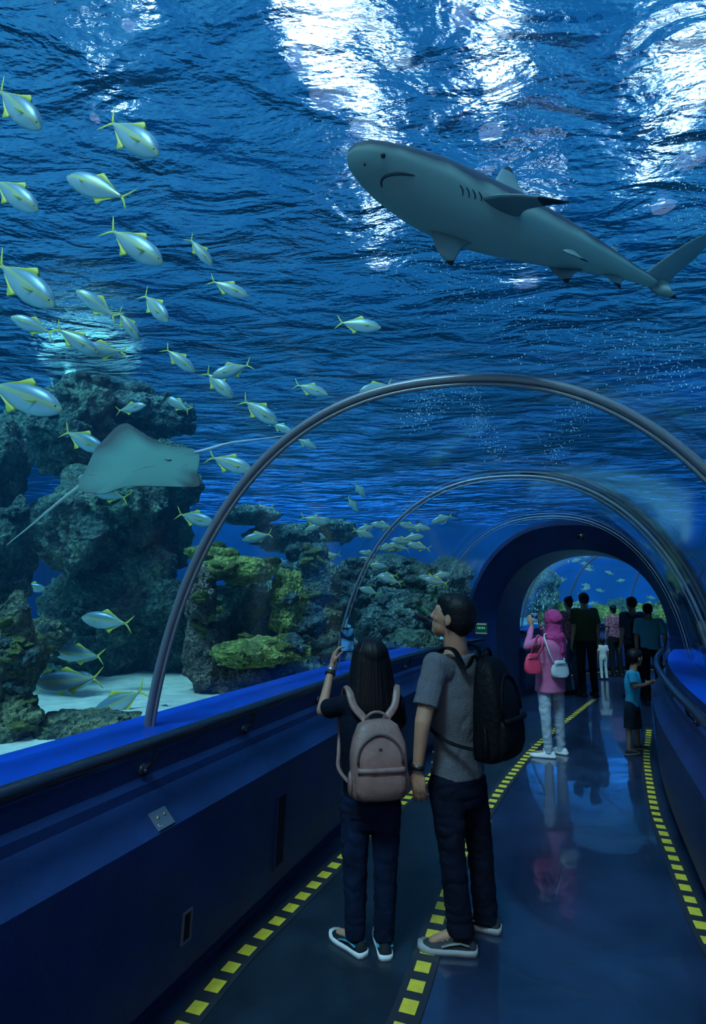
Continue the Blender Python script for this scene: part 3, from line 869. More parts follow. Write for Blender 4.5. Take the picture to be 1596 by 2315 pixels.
# ------------------------------------------------------------------ shark
def at_z(px, row, z):
    p = at(px, row, 1.0); k = (z - EYE) / (p.z - EYE); return at(px, row, k)
from mathutils.bvhtree import BVHTree
def bvh_of(o):
    return BVHTree.FromPolygons([tuple(o.matrix_world @ v.co) for v in o.data.vertices], [tuple(p.vertices) for p in o.data.polygons])
def on_surface(bvh, px, row, lift=.001):
    c = cam.location.copy(); d = (at(px, row, 1.0) - c).normalized()
    h = bvh.ray_cast(c, d)
    if h[0] is None: return None
    return h[0] - d * lift
def catmull(pts, n):
    pts = [Vector(p) for p in pts]; out = []
    for i in range(len(pts) - 1):
        p0, p1, p2, p3 = pts[max(i - 1, 0)], pts[i], pts[i + 1], pts[min(i + 2, len(pts) - 1)]
        for k in range(n):
            t = k / n
            out.append(.5 * ((2 * p1) + (-p0 + p2) * t + (2 * p0 - 5 * p1 + 4 * p2 - p3) * t * t + (-p0 + 3 * p1 - 3 * p2 + p3) * t ** 3))
    out.append(pts[-1]); return out

SZ = 3.15
UPV = Vector((.06, .24, 1)).normalized()
sp_px = [(784, 350), (800, 354), (835, 368), (890, 398), (960, 434), (1050, 476), (1150, 512), (1250, 548), (1350, 586), (1420, 614), (1478, 640)]
wid = [.004, .045, .078, .108, .132, .138, .125, .100, .066, .038, .022]
hei = [.004, .034, .058, .082, .108, .128, .122, .100, .066, .036, .024]
sp = catmull([at_z(a, b, SZ) for a, b in sp_px], 4)
tt = np.linspace(0, 1, len(sp)); ti = np.linspace(0, 1, len(wid))
rg = []; frames = []
for i, p in enumerate(sp):
    t = (sp[min(i + 1, len(sp) - 1)] - sp[max(i - 1, 0)]).normalized()
    u = (UPV - t * UPV.dot(t)).normalized(); s = t.cross(u)
    w = float(np.interp(tt[i], ti, wid)); h = float(np.interp(tt[i], ti, hei))
    frames.append((p, t, u, s, w, h)); ring = []
    for k in range(36):
        a = 2 * math.pi * k / 36; cx, sx = math.cos(a), math.sin(a)
        hh = h * (1.06 if sx > 0 else .86 if i > 16 else .80)
        ring.append(p + s * (w * math.copysign(abs(cx) ** .92, cx)) + u * hh * math.copysign(abs(sx) ** (1.0 if sx > 0 else .85), sx))
    rg.append(ring)
M_SHK = bpy.data.materials.new('shark_skin'); M_SHK.use_nodes = True
nt = M_SHK.node_tree; b = nt.nodes['Principled BSDF']; N = nt.nodes.new; Lk = nt.links.new
at_n = N('ShaderNodeAttribute'); at_n.attribute_name = 'back'
nz = N('ShaderNodeTexNoise'); nz.inputs['Scale'].default_value = 7; nz.inputs['Detail'].default_value = 4
tc = N('ShaderNodeTexCoord'); Lk(tc.outputs['Object'], nz.inputs['Vector'])
ma = N('ShaderNodeMath'); ma.operation = 'MULTIPLY_ADD'; ma.inputs[1].default_value = .22; Lk(nz.outputs['Fac'], ma.inputs[0]); Lk(at_n.outputs['Fac'], ma.inputs[2])
rr = N('ShaderNodeValToRGB'); e = rr.color_ramp.elements; e[0].position = .46; e[0].color = (.21, .30, .29, 1); e[1].position = .64; e[1].color = (.010, .014, .026, 1)
Lk(ma.outputs[0], rr.inputs['Fac']); Lk(rr.outputs[0], b.inputs['Base Color']); b.inputs['Roughness'].default_value = .6; b.inputs['Specular IOR Level'].default_value = .2
M_SHB = mat('shark_fin_skin', (.09, .13, .14), rough=.5)
M_TIP = mat('shark_fin_tip', (.006, .007, .010), rough=.7, spec=.1)
m = MB(); m.rings(rg); shark = m.build('shark', M_SHK)
att = shark.data.attributes.new('back', 'FLOAT', 'POINT')
vals = []
for fr in frames:
    for k in range(36): vals.append(.5 + .5 * math.sin(2 * math.pi * k / 36))
att.data.foreach_set('value', vals)
tag(shark, 'grey blacktip reef shark swimming overhead, seen from below', 'shark')
def fin3(name, lead, trail, th, tipfrac, parent, mt=M_SHB, n=10):
    lead = catmull(lead, 4); trail = catmull(trail, 4)
    f = foil(lead, trail, th, 12); o = f.build(name, [mt, M_TIP], parent)
    K = len(lead)
    for p in o.data.polygons:
        if (p.index // 12) >= K * (1 - tipfrac): p.material_index = 1
    return o
def A(px, row, z): return at_z(px, row, z)
fin3('pectoral_fin', [A(1068, 452, 3.12), (A(1120, 441, 3.10)), A(1190, 441, 3.06), A(1288, 456, 3.02)], [A(1168, 508, 3.12), A(1182, 480, 3.10), A(1215, 468, 3.06), A(1287, 458, 3.02)], .035, .36, shark)
fin3('pectoral_fin', [A(974, 505, 3.08), A(978, 540, 3.02), A(992, 572, 2.97), A(1020, 602, 2.93)], [A(1085, 546, 3.06), A(1052, 556, 3.02), A(1036, 574, 2.97), A(1022, 601, 2.93)], .035, .3, shark)
fin3('dorsal_fin', [A(1112, 420, 3.30), A(1124, 398, 3.40), A(1134, 382, 3.48), A(1148, 376, 3.54)], [A(1195, 450, 3.30), A(1176, 425, 3.40), A(1163, 398, 3.48), A(1153, 378, 3.54)], .03, .4, shark)
fin3('second_dorsal_fin', [A(1368, 575, 3.18), A(1378, 561, 3.22), A(1386, 553, 3.25)], [A(1402, 580, 3.18), A(1395, 567, 3.22), A(1390, 554, 3.25)], .015, .4, shark)
fin3('pelvic_fin', [A(1240, 603, 3.08), A(1256, 622, 3.04), A(1280, 640, 3.0)], [A(1318, 612, 3.08), A(1298, 620, 3.04), A(1284, 639, 3.0)], .02, .4, shark)
fin3('pelvic_fin', [A(1272, 566, 3.05), A(1290, 575, 3.02), A(1330, 592, 3.0)], [A(1300, 570, 3.06), A(1312, 581, 3.02), A(1331, 593, 3.0)], .015, .4, shark)
fin3('anal_fin', [A(1362, 618, 3.10), A(1380, 634, 3.07), A(1402, 654, 3.04)], [A(1412, 632, 3.10), A(1404, 640, 3.07), A(1404, 653, 3.04)], .015, .5, shark)
fin3('tail_fin', [A(1452, 622, 3.16), A(1500, 585, 3.22), A(1560, 545, 3.30), A(1640, 505, 3.40)], [A(1505, 648, 3.16), A(1532, 618, 3.22), A(1578, 578, 3.30), A(1642, 508, 3.40)], .03, .25, shark)
fin3('tail_fin', [A(1455, 634, 3.16), A(1470, 655, 3.12), A(1494, 670, 3.08), A(1530, 676, 3.04)], [A(1510, 640, 3.16), A(1514, 645, 3.12), A(1518, 655, 3.08), A(1531, 674, 3.04)], .03, .3, shark)
bv = bvh_of(shark)
def line_on(bv, pts, r, name, mt, parent, lift=.001):
    q = [on_surface(bv, a, b, lift) for a, b in catmull_px(pts)]
    q = [p for p in q if p is not None]
    if len(q) < 2: return
    m = MB(); K = len(q); m.tube(q, [max(.0006, r * math.sin(math.pi * (i + .6) / (K + .2)) ** .5) for i in range(K)], 6); return m.build(name, mt, parent)
def catmull_px(pts, n=5):
    return [(v.x, v.y) for v in catmull([Vector((a, b, 0)) for a, b in pts], n)]
M_BLK = mat('mouth_dark', (.012, .014, .018), rough=.5)
line_on(bv, [(864, 424), (862, 410), (872, 398), (895, 393), (918, 394), (938, 397)], .0055, 'mouth', M_BLK, shark)
for i in range(4):
    x = 1040 + i * 14
    line_on(bv, [(x, 418 + i * 5), (x + 6, 430 + i * 5), (x + 6, 443 + i * 4)], .003, 'gill_slit', M_BLK, shark)
p = on_surface(bv, 866, 352, 0)
if p is not None: e = MB(); e.ell(p, (.009, .009, .009), nu=10, nv=8); e.build('eye', M_EYE, shark)
for q in ((858, 352), (824, 372)):
    p = on_surface(bv, *q, 0)
    if p is not None and q[0] < 850: e = MB(); e.ell(p, (.005, .005, .005), nu=8, nv=6); e.build('nostril', M_BLK, shark)

# ------------------------------------------------------------------ stingray
def stingray():
    out = [(449, 1024), (432, 1014), (386, 1009), (351, 995), (316, 974), (287, 957), (262, 966), (237, 992), (215, 1016), (200, 1048), (189, 1070), (178, 1088), (182, 1109), (202, 1114), (237, 1116), (272, 1104), (307, 1099), (373, 1100), (421, 1101), (452, 1098), (447, 1068), (452, 1040)]
    # disc tilted: upper wing farther away, lower wing nearer
    def dep(x, y): return 3.55 - (y - 1050) * .0026 + (x - 320) * .0006
    ring = [Vector((v.x, v.y, 0)) for v in catmull([Vector((a, b, 0)) for a, b in out + [out[0]]], 4)][:-1]
    c = Vector((335, 1055, 0)); K = len(ring)
    P0 = at(335, 1055, dep(335, 1055)); nrm = None
    e1 = (at(435, 1055, dep(435, 1055)) - P0).normalized(); e2 = (at(335, 1000, dep(335, 1000)) - P0).normalized(); nrm = e1.cross(e2).normalized()
    if nrm.y < 0: nrm = -nrm     # points away from the viewer: the back
    rings_ = []
    R = [1, .985, .95, .88, .78, .65, .5, .34, .18, .05]
    def th(r): return .045 * (1 - r ** 2.2) ** .9 + .002
    for r in R:      # underside
        rings_.append([at(*(c + (v - c) * r).to_2d(), dep(*(c + (v - c) * r).to_2d())) - nrm * th(r) * .45 for v in ring])
    rings_ = rings_[::-1]
    for r in R: rings_.append([at(*(c + (v - c) * r).to_2d(), dep(*(c + (v - c) * r).to_2d())) + nrm * th(r) * 1.0 for v in ring])
    m = MB(); m.rings(rings_)
    mt = bpy.data.materials.new('ray_skin'); mt.use_nodes = True; nt = mt.node_tree; b = nt.nodes['Principled BSDF']
    a = nt.nodes.new('ShaderNodeAttribute'); a.attribute_name = 'rim'; r = nt.nodes.new('ShaderNodeValToRGB')
    e = r.color_ramp.elements; e[0].position = .0; e[0].color = (.075, .165, .145, 1); e[1].position = .85; e[1].color = (.012, .016, .018, 1); q = e.new(.3); q.color = (.05, .10, .095, 1)
    nt.links.new(a.outputs['Fac'], r.inputs['Fac']); nt.links.new(r.outputs[0], b.inputs['Base Color']); b.inputs['Roughness'].default_value = .7; b.inputs['Specular IOR Level'].default_value = .08
    o = m.build('stingray', mt)
    # dark back, dark wing tips and front rim
    vals = []; n = len(R)
    for i, rg_ in enumerate(rings_):
        rr_ = R[n - 1 - i] if i < n else 1.0
        for j, v in enumerate(ring):
            x, y = v.x, v.y
            tip = max(0, 1 - math.hypot(x - 287, y - 957) / 105) + max(0, 1 - math.hypot(x - 452, y - 1098) / 38)
            rim = min(1, tip * 2.2 + (.35 if y < 1030 or x < 215 else .12) ) * max(0, (rr_ - .5) / .5) ** 1.6
            vals.append(1.0 if i >= n else min(1, rim * 1.3))
    at_ = o.data.attributes.new('rim', 'FLOAT', 'POINT'); at_.data.foreach_set('value', vals)
    tag(o, 'pale-bellied stingray gliding beside the reef left of the nearest rib', 'stingray')
    M_TL = mat('ray_tail', (.42, .48, .44), rough=.5)
    t = MB(); pts = catmull([at(186, 1096, 3.6), at(170, 1107, 3.62), at(120, 1146, 3.66), at(70, 1188, 3.7), at(15, 1232, 3.75)], 5)
    t.tube(pts, list(np.linspace(.016, .0022, len(pts))), 8); t.build('tail', M_TL, o)
    for (l, tr) in (([(196, 1078), (186, 1072), (178, 1076)], [(186, 1090), (180, 1088), (176, 1080)]), ([(196, 1104), (194, 1116), (202, 1122)], [(228, 1106), (222, 1116), (206, 1122)])):
        foil(catmull([at(a_, b_, 3.5) for a_, b_ in l], 2), catmull([at(a_, b_, 3.5) for a_, b_ in tr], 2), .012).build('pelvic_fin', mat('ray_fin', (.20, .24, .24)), o)
    bv = bvh_of(o)
    line_on(bv, [(372, 1038), (380, 1041), (388, 1040)], .0065, 'mouth', M_BLK, o)
    M_LINE = mat('ray_crease', (.20, .28, .28), rough=.6)
    line_on(bv, [(300, 1066), (325, 1056), (352, 1054)], .0025, 'belly_crease', M_LINE, o)
    line_on(bv, [(200, 1074), (212, 1071), (222, 1072)], .003, 'belly_crease', M_LINE, o)
    line_on(bv, [(386, 1027), (402, 1022), (418, 1016)], .0025, 'gill_slit', M_LINE, o)
    line_on(bv, [(410, 1056), (418, 1052), (424, 1050)], .0025, 'gill_slit', M_LINE, o)
    return o
stingray()
pts = catmull([at(440, 1023, 3.62), at(470, 1016, 3.63), at(520, 1002, 3.66), at(580, 994, 3.7), at(645, 985, 3.74)], 5)
m = MB(); K = len(pts); m.tube(pts, [.003 + .013 * math.sin(math.pi * min(1, (i + 1) / K * 1.0)) ** .7 * (1 - i / K) for i in range(K)], 8)
o = m.build('other_ray_tail', mat('other_ray_tail_skin', (.50, .55, .62), rough=.4)); tag(o, 'long thin pale tail of another ray trailing from the stingray snout to the nearest rib', 'fish')  # taken as another ray's tail, modelled as a single strand

# ------------------------------------------------------------------ bubbles added for glitter under the surface
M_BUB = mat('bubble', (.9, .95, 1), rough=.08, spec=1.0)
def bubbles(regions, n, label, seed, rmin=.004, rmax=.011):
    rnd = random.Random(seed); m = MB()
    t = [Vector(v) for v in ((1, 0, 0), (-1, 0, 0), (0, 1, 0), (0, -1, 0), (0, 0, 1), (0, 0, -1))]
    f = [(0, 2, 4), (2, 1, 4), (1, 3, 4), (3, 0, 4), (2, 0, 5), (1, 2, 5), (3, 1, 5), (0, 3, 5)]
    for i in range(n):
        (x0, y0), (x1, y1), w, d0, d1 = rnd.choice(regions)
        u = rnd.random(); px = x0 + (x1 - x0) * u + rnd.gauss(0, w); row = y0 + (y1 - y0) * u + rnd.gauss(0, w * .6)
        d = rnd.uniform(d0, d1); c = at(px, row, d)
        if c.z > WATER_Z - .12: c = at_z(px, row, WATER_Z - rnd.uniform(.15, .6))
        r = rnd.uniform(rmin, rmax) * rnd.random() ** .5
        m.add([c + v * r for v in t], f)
    o = m.build('added_bubbles', M_BUB); tag(o, label, 'bubbles', kind='stuff')
bubbles([((1055, 870), (1130, 1040), 18, 5.2, 6.5), ((1330, 890), (1240, 1050), 22, 5.2, 6.5), ((1000, 880), (930, 960), 30, 5, 6)], 900, 'fine bubble curtains added for glitter beyond the nearest rib', 1)
bubbles([((700, 260), (1000, 700), 60, 3, 4), ((1000, 560), (1250, 800), 60, 3.4, 4.4), ((1500, 200), (1590, 520), 40, 3, 4), ((1200, 30), (1130, 330), 50, 3, 4), ((1350, 760), (1580, 860), 60, 3.2, 4.2)], 2600, 'fine bubbles added for glitter under the water surface around the shark', 2, .003, .008)
bubbles([((1190, 1300), (1250, 1260), 30, 12.8, 14), ((1225, 1340), (1210, 1400), 16, 12.8, 14)], 160, 'bubble specks added at the left of the far tank view', 3, .01, .022)
# ------------------------------------------------------------------ people
M_SKIN = mat('skin', (.35, .165, .10), rough=.55, noise_amt=.08, noise_scale=20)
M_HAIR = mat('hair_black', (.003, .003, .004), rough=.5, spec=.25, bump=.12, bump_scale=220)
M_EYEW = mat('eye_white', (.6, .6, .58), rough=.2)

def V(*a): return Vector(a)
def rotz(a): return Matrix.Rotation(a, 4, 'Z')

def hand(m, wrist, fdir, palm, side, k=1.0, curl=.35, spread=.1):
    """palm and five unequal fingers; fdir points along the hand, palm is the palm's outward direction, side points to the thumb"""
    f = Vector(fdir).normalized(); p = Vector(palm); p = (p - f * p.dot(f)).normalized(); s = Vector(side); s = (s - f * s.dot(f) - p * s.dot(p)).normalized()
    w = Vector(wrist)
    Mx = Matrix((s, f, p)).transposed()
    m.ell(w + f * .048 * k, (.040 * k, .052 * k, .016 * k), Mx.to_4x4(), 14, 8)
    m.cap(w - f * .02 * k, w + f * .03 * k, .026 * k, .027 * k, 10, .72, wide=s)
    offs = [(.028, .078, 1.0), (.010, .084, 1.10), (-.010, .081, 1.02), (-.027, .072, .82)]
    for i, (o, st, ln) in enumerate(offs):
        a = w + s * o * k + f * st * k; d = (f + s * (spread * (1 - i * .66))).normalized(); r = (.0092 - .0007 * (i == 3)) * k
        ang = 0
        for j, L in enumerate((.036, .024, .019)):
            ang += curl * (1.0 + .25 * j) * (1 + .12 * i)
            dd = d * math.cos(ang) + p * math.sin(ang)
            b = a + dd * L * ln * k
            m.cap(a, b, r * (1 - .08 * j), r * (.93 - .08 * j), 8); a = b
    a = w + s * .028 * k + f * .022 * k + p * .006 * k
    for L, r, q in ((.034, .0115, .25), (.030, .0100, .5), (.024, .0088, .8)):
        d = (s * .75 + f * .85 + p * q * curl * 2.2).normalized() if q < .4 else (s * .35 + f * 1.0 + p * q * curl * 2.2).normalized()
        b = a + d * L * k; m.cap(a, b, r * k, r * .93 * k, 8); a = b

def head_shape(m, c, R, k=1.0, female=False):
    """skull, jaw, face; R turns head-local (x right, y front, z up) into body space"""
    def E(p, r): m.ell(c + R @ (Vector(p) * k), [q * k for q in r], R.to_4x4(), 18, 12)
    E((0, -.012, .03), (.074, .092, .082))
    E((0, .018, .01), (.066, .072, .080))
    E((0, .028, -.045), (.052, .056, .052))
    E((0, .048, -.075), (.030, .034, .026))       # chin
    E((0, .066, .030), (.046, .022, .014))        # brow
    E((0, .088, -.005), (.009, .013, .020)); E((0, .092, -.018), (.014, .013, .010))   # nose
    E((0, .076, -.044), (.022, .012, .006)); E((0, .074, -.053), (.019, .011, .006))   # lips
    for s in (-1, 1):
        E((s * .034, .054, -.015), (.022, .022, .020))
        E((s * .075, -.004, -.005), (.008, .018, .030))   # ear

def eyes(parent, c, R, k=1.0):
    for s in (-1, 1):
        m = MB(); m.ell(c + R @ (V(s * .030, .0665, .008) * k), [.011 * k] * 3, None, 10, 8); e = m.build('eye', M_EYEW, parent)
        q = MB(); q.ell(c + R @ (V(s * .030, .0755, .008) * k), [.005 * k, .003 * k, .005 * k], None, 8, 6); q.build('iris', M_EYE, e)

def torso_rings(pelvis, chest, neck, side, grow=0.0, k=1.0, slim=1.0, hem=None):
    """elliptic rings from hem to collar, bent between pelvis, chest and neck"""
    P, C, N_ = Vector(pelvis), Vector(chest), Vector(neck); s = Vector(side).normalized()
    out = []
    data = [(-.10, .165, .105), (0, .160, .105), (.25, .150, .100), (.5, .146, .100), (.75, .160, .110), (1.0, .172, .115), (1.25, .178, .110), (1.45, .165, .095), (1.62, .120, .078), (1.74, .070, .062)]
    for t, w, d in data:
        if t <= 1: p = P.lerp(C, t)
        else: p = C.lerp(N_, (t - 1) / .74)
        ax = (C - P).normalized() if t <= 1 else (N_ - C).normalized()
        ss = (s - ax * s.dot(ax)).normalized(); f = ax.cross(ss)
        ww, dd = (w * slim + grow) * k, (d * slim + grow) * k
        out.append([p + ss * ww * math.cos(a) + f * dd * math.sin(a) for a in [2 * math.pi * q / 28 for q in range(28)]])
    return out

def wrinkle(o, amp=.006, sc_=9, seed=0, zs=1.0):
    me = o.data; n = len(me.vertices)
    co = np.empty(n * 3); no = np.empty(n * 3)
    me.vertices.foreach_get('co', co); me.vertex_normals.foreach_get('vector', no)
    co = co.reshape(-1, 3); no = no.reshape(-1, 3); hs = np.empty(n)
    for i, p in enumerate(co.tolist()):
        q = Vector((p[0] * sc_, p[1] * sc_, p[2] * sc_ * zs + seed))
        hs[i] = noise.noise(q + Vector((noise.noise(q * .5) * 2, 0, seed)))
    co += no * (amp * (np.abs(hs) * 1.6 - .35))[:, None]
    me.vertices.foreach_set('co', co.ravel())
    me.update(); return o

def shoe(parent, ankle, toe_dir, k, upper, sole, accent=None, name='shoe'):
    """a shoe standing on the floor: sole, upper, laces"""
    f = Vector((toe_dir[0], toe_dir[1], 0)).normalized(); s = Vector((f.y, -f.x, 0)); a = Vector((ankle[0], ankle[1], 0))
    def P(y, x, z): return a + f * y * k + s * x * k + V(0, 0, z * k)
    secs = [(-.075, .022, .030), (-.062, .034, .070), (-.03, .038, .082), (.02, .038, .088), (.06, .041, .072), (.10, .045, .056), (.14, .045, .048), (.175, .036, .038), (.195, .018, .026)]
    rg = []
    for y, w, h in secs:
        rg.append([P(y, w * math.cos(t), .018 + max(0, (h - .018)) * max(0, math.sin(t)) + (-.004 if math.sin(t) < 0 else 0)) for t in [2 * math.pi * q / 16 for q in range(16)]])
    m = MB(); m.rings(rg); o = m.build(name, upper, parent)
    rs = []
    for y, w, h in [(-.080, .020, 0), (-.066, .037, 0), (-.03, .041, 0), (.02, .040, 0), (.06, .044, 0), (.10, .048, 0), (.14, .048, 0), (.18, .038, 0), (.203, .016, 0)]:
        z1 = .030 + (.006 if y > .15 else 0)
        rs.append([P(y, -w, .002), P(y, w, .002), P(y, w * 1.02, z1), P(y, -w * 1.02, z1)])
    q = MB(); q.rings(rs); q.build('sole', sole, o)
    if accent:
        q = MB()
        for i in range(3): q.tube([P(.035 + i * .025, -.03, .068 - i * .006), P(.035 + i * .025, 0, .094 - i * .010), P(.035 + i * .025, .03, .068 - i * .006)], .0045 * k, 6)
        q.build('laces', accent, o)
        q = MB()
        for sx in (-1, 1): q.tube([P(-.04, sx * .036, .05), P(.0, sx * .040, .062), P(.05, sx * .040, .052), P(.09, sx * .043, .040)], .009 * k, 8, flat=.4)
        q.build('side_stripe', accent, o)
    return o

def person(J, loc, yaw, k, label, name='person', vox=.008, skin=M_SKIN, shirt=None, pants=None, shoes=None, hair='short', sleeve='short', shorts=False,
           female=False, headk=1.0, head_rot=(0, 0, 0), hair_mat=M_HAIR, wr=.005, group=None, slim=1.0, hem=.0, leg_w=1.0, extra=None, hem_drop=0.0, cuff=.056, grow=.010):
    """J: joint positions in metres for a 1.72 m adult facing +y; k scales; yaw turns left"""
    D = dict(pelvis=V(0, 0, .95), chest=V(0, .0, 1.25), neck=V(0, -.005, 1.475), head=V(0, .015, 1.605),
             shL=V(-.175, 0, 1.405), shR=V(.175, 0, 1.405), elL=V(-.215, -.02, 1.12), elR=V(.215, -.02, 1.12), wrL=V(-.225, .06, .87), wrR=V(.225, .06, .87),
             hipL=V(-.09, 0, .91), hipR=V(.09, 0, .91), knL=V(-.10, .02, .49), knR=V(.10, .02, .49), anL=V(-.105, -.01, .075), anR=V(.105, -.01, .075),
             toeL=(-.15, 1), toeR=(.15, 1), handL=None, handR=None)
    D.update(J); Q = {a: (b * k if isinstance(b, Vector) else b) for a, b in D.items()}
    R = (Matrix.Rotation(head_rot[2], 3, 'Z') @ Matrix.Rotation(head_rot[0], 3, 'X') @ Matrix.Rotation(head_rot[1], 3, 'Y'))
    m = MB(); side = V(1, 0, 0)
    sd = Q['shR'] - Q['shL']
    tr = torso_rings(Q['pelvis'], Q['chest'], Q['neck'], sd, -.022, k, slim)
    m.rings(tr)
    m.cap(Q['neck'] - V(0, .0, .03 * k), Q['head'] - V(0, .012, .03) * k, .062 * k * (.82 if female else 1), .056 * k * (.86 if female else 1))
    head_shape(m, Q['head'], R, k * headk * (.96 if female else 1), female)
    aw = .86 if female else 1.0
    for s in 'LR':
        m.cap(Q['sh' + s], Q['el' + s], .048 * k * aw, .040 * k * aw); m.cap(Q['el' + s], Q['wr' + s], .040 * k * aw, .025 * k * aw)
        h = Q['hand' + s]
        sg = -1 if s == 'L' else 1
        fd = (Q['wr' + s] - Q['el' + s]).normalized()
        if h is None: h = dict(f=fd, palm=V(-sg, 0, 0), side=V(0, 1, 0), curl=.30)
        hand(m, Q['wr' + s] + Vector(h['f']).normalized() * .015 * k, h['f'], h['palm'], h['side'], k * (.92 if female else 1), h.get('curl', .3))
        m.cap(Q['hip' + s], Q['kn' + s], .070 * k * leg_w, .050 * k * leg_w); m.cap(Q['kn' + s], Q['an' + s], .050 * k * leg_w, .034 * k * leg_w)
        t = Q['toe' + s]; f = Vector((t[0], t[1], 0)).normalized(); a = Q['an' + s]
        m.cap(a - V(0, 0, .02 * k), V(a.x, a.y, .045 * k) + f * .13 * k, .034 * k, .024 * k, 12, .8)
    body = m.build(name, skin); fuse(body, vox, 3, .5)
    body.location = loc; body.rotation_euler = (0, 0, yaw)
    tag(body, label, 'person', group)
    eyes(body, Q['head'], R, k * headk * (.96 if female else 1))
    # shirt
    m = MB(); P_ = Q['pelvis'] - V(0, 0, hem_drop * k)
    tr = torso_rings(P_, Q['chest'], Q['neck'], sd, grow, k, slim); m.rings(tr[:-1])
    for s in 'LR':
        a, b, c = Q['sh' + s], Q['el' + s], Q['wr' + s]
        m.cap(a.lerp(Q['chest'] + V(0, 0, .12 * k), .25), a, .075 * k, .066 * k * aw)
        if sleeve == 'short': m.cap(a, a.lerp(b, .74), .064 * k * aw, .066 * k * aw, ends=(1, 0))
        elif sleeve == 'long': m.cap(a, b, .062 * k * aw, .052 * k * aw); m.cap(b, b.lerp(c, .93), .052 * k * aw, .036 * k * aw, ends=(1, 0))
    o = m.build('shirt', shirt, body); fuse(o, vox, 5, .5); wrinkle(o, wr * k, 10 / k, 3)
    # trousers
    m = MB(); hp = (Q['hipL'] + Q['hipR']) / 2
    ax = V(0, 0, 1); ss = (Q['hipR'] - Q['hipL']).normalized(); f = V(-ss.y, ss.x, 0)
    m.rings([[hp + V(0, 0, z * k) + ss * w * k * math.cos(t) + f * d * k * math.sin(t) for t in [2 * math.pi * q / 24 for q in range(24)]] for z, w, d in ((-.10, .150, .095), (-.03, .168, .115), (.05, .165, .115), (.11, .150, .104))])
    for s in 'LR':
        a, b, c = Q['hip' + s], Q['kn' + s], Q['an' + s]
        m.cap(a, b, .090 * k * leg_w, .066 * k * leg_w)
        if shorts: m.v = m.v; 
        else: m.cap(b, c + (c - b).normalized() * .022 * k, .066 * k * leg_w, cuff * k * leg_w, ends=(1, 0)); m.cap(c.lerp(b, .22), c + (c - b).normalized() * .030 * k, .058 * k * leg_w, (cuff + .004) * k * leg_w, ends=(0, 0)) if cuff > .06 else None
    if shorts:
        m = MB()
        m.rings([[hp + V(0, 0, z * k) + ss * w * k * math.cos(t) + f * d * k * math.sin(t) for t in [2 * math.pi * q / 24 for q in range(24)]] for z, w, d in ((-.10, .150, .095), (-.03, .168, .115), (.05, .165, .115), (.11, .150, .104))])
        for s in 'LR': m.cap(Q['hip' + s], Q['hip' + s].lerp(Q['kn' + s], .9), .092 * k, .086 * k, ends=(1, 0))
    o = m.build('shorts' if shorts else 'trousers', pants, body); fuse(o, vox, 4, .5); wrinkle(o, wr * k * 1.5, 9 / k, 8, 1.9)
    # hair
    kk = k * headk * (.96 if female else 1); c = Q['head']
    def HE(m, p, r, M2=None): m.ell(c + R @ (Vector(p) * kk), [q * kk for q in r], R.to_4x4(), 20, 14)
    if hair == 'short':
        m = MB(); HE(m, (0, -.022, .042), (.084, .096, .086)); HE(m, (0, -.032, .020), (.084, .088, .090)); HE(m, (0, .01, .068), (.068, .078, .052)); HE(m, (0, -.052, -.005), (.070, .055, .070)); HE(m, (0, .044, .080), (.048, .032, .018))
        o = m.build('hair', hair_mat, body); fuse(o, max(.005, vox * .7), 3); wrinkle(o, .0022 * k, 70 / k, 2)
    elif hair == 'long':
        m = MB(); HE(m, (0, -.02, .040), (.086, .096, .084)); HE(m, (0, .01, .072), (.070, .080, .050))
        rg = []
        for z, w, d, y in ((.06, .092, .086, -.02), (0, .106, .086, -.028), (-.07, .118, .082, -.035), (-.15, .130, .076, -.048), (-.21, .134, .070, -.060), (-.25, .128, .060, -.070), (-.272, .098, .040, -.075)):
            rg.append([c + V(w * kk * math.cos(t), (y + d * math.sin(t)) * kk, z * kk) for t in [2 * math.pi * q / 28 for q in range(28)]])
        m.rings(rg)
        o = m.build('hair', hair_mat, body); fuse(o, max(.005, vox * .7), 3)
        for v in o.data.vertices:
            a = math.atan2(v.co.y - c.y, v.co.x - c.x)
            h = noise.noise(Vector((a * 14, v.co.z * 3, 1))) * .004 + noise.noise(Vector((a * 40, v.co.z * 3, 5))) * .002
            v.co += Vector((math.cos(a), math.sin(a), 0)) * h
    elif hair == 'bun':
        m = MB(); HE(m, (0, -.02, .042), (.084, .096, .084)); HE(m, (0, -.07, .10), (.038, .038, .038)); HE(m, (0, -.05, -.03), (.062, .05, .06))
        o = m.build('hair', hair_mat, body); fuse(o, max(.006, vox * .7), 3)
    # shoes
    if shoes:
        for s in 'LR': shoe(body, Q['an' + s], Q['toe' + s], k, *shoes)
    return body, Q, R

def place(body, p):
    return Matrix.Translation(body.location) @ body.rotation_euler.to_matrix().to_4x4() @ p
def frame(x, y, yaw):
    M = Matrix.Translation((x, y, 0)) @ rotz(yaw); Mi = M.inverted()
    return M, (lambda px, row, d: Mi @ at(px, row, d))
def scaled(J, k): return {a: (b / k if isinstance(b, Vector) else b) for a, b in J.items()}

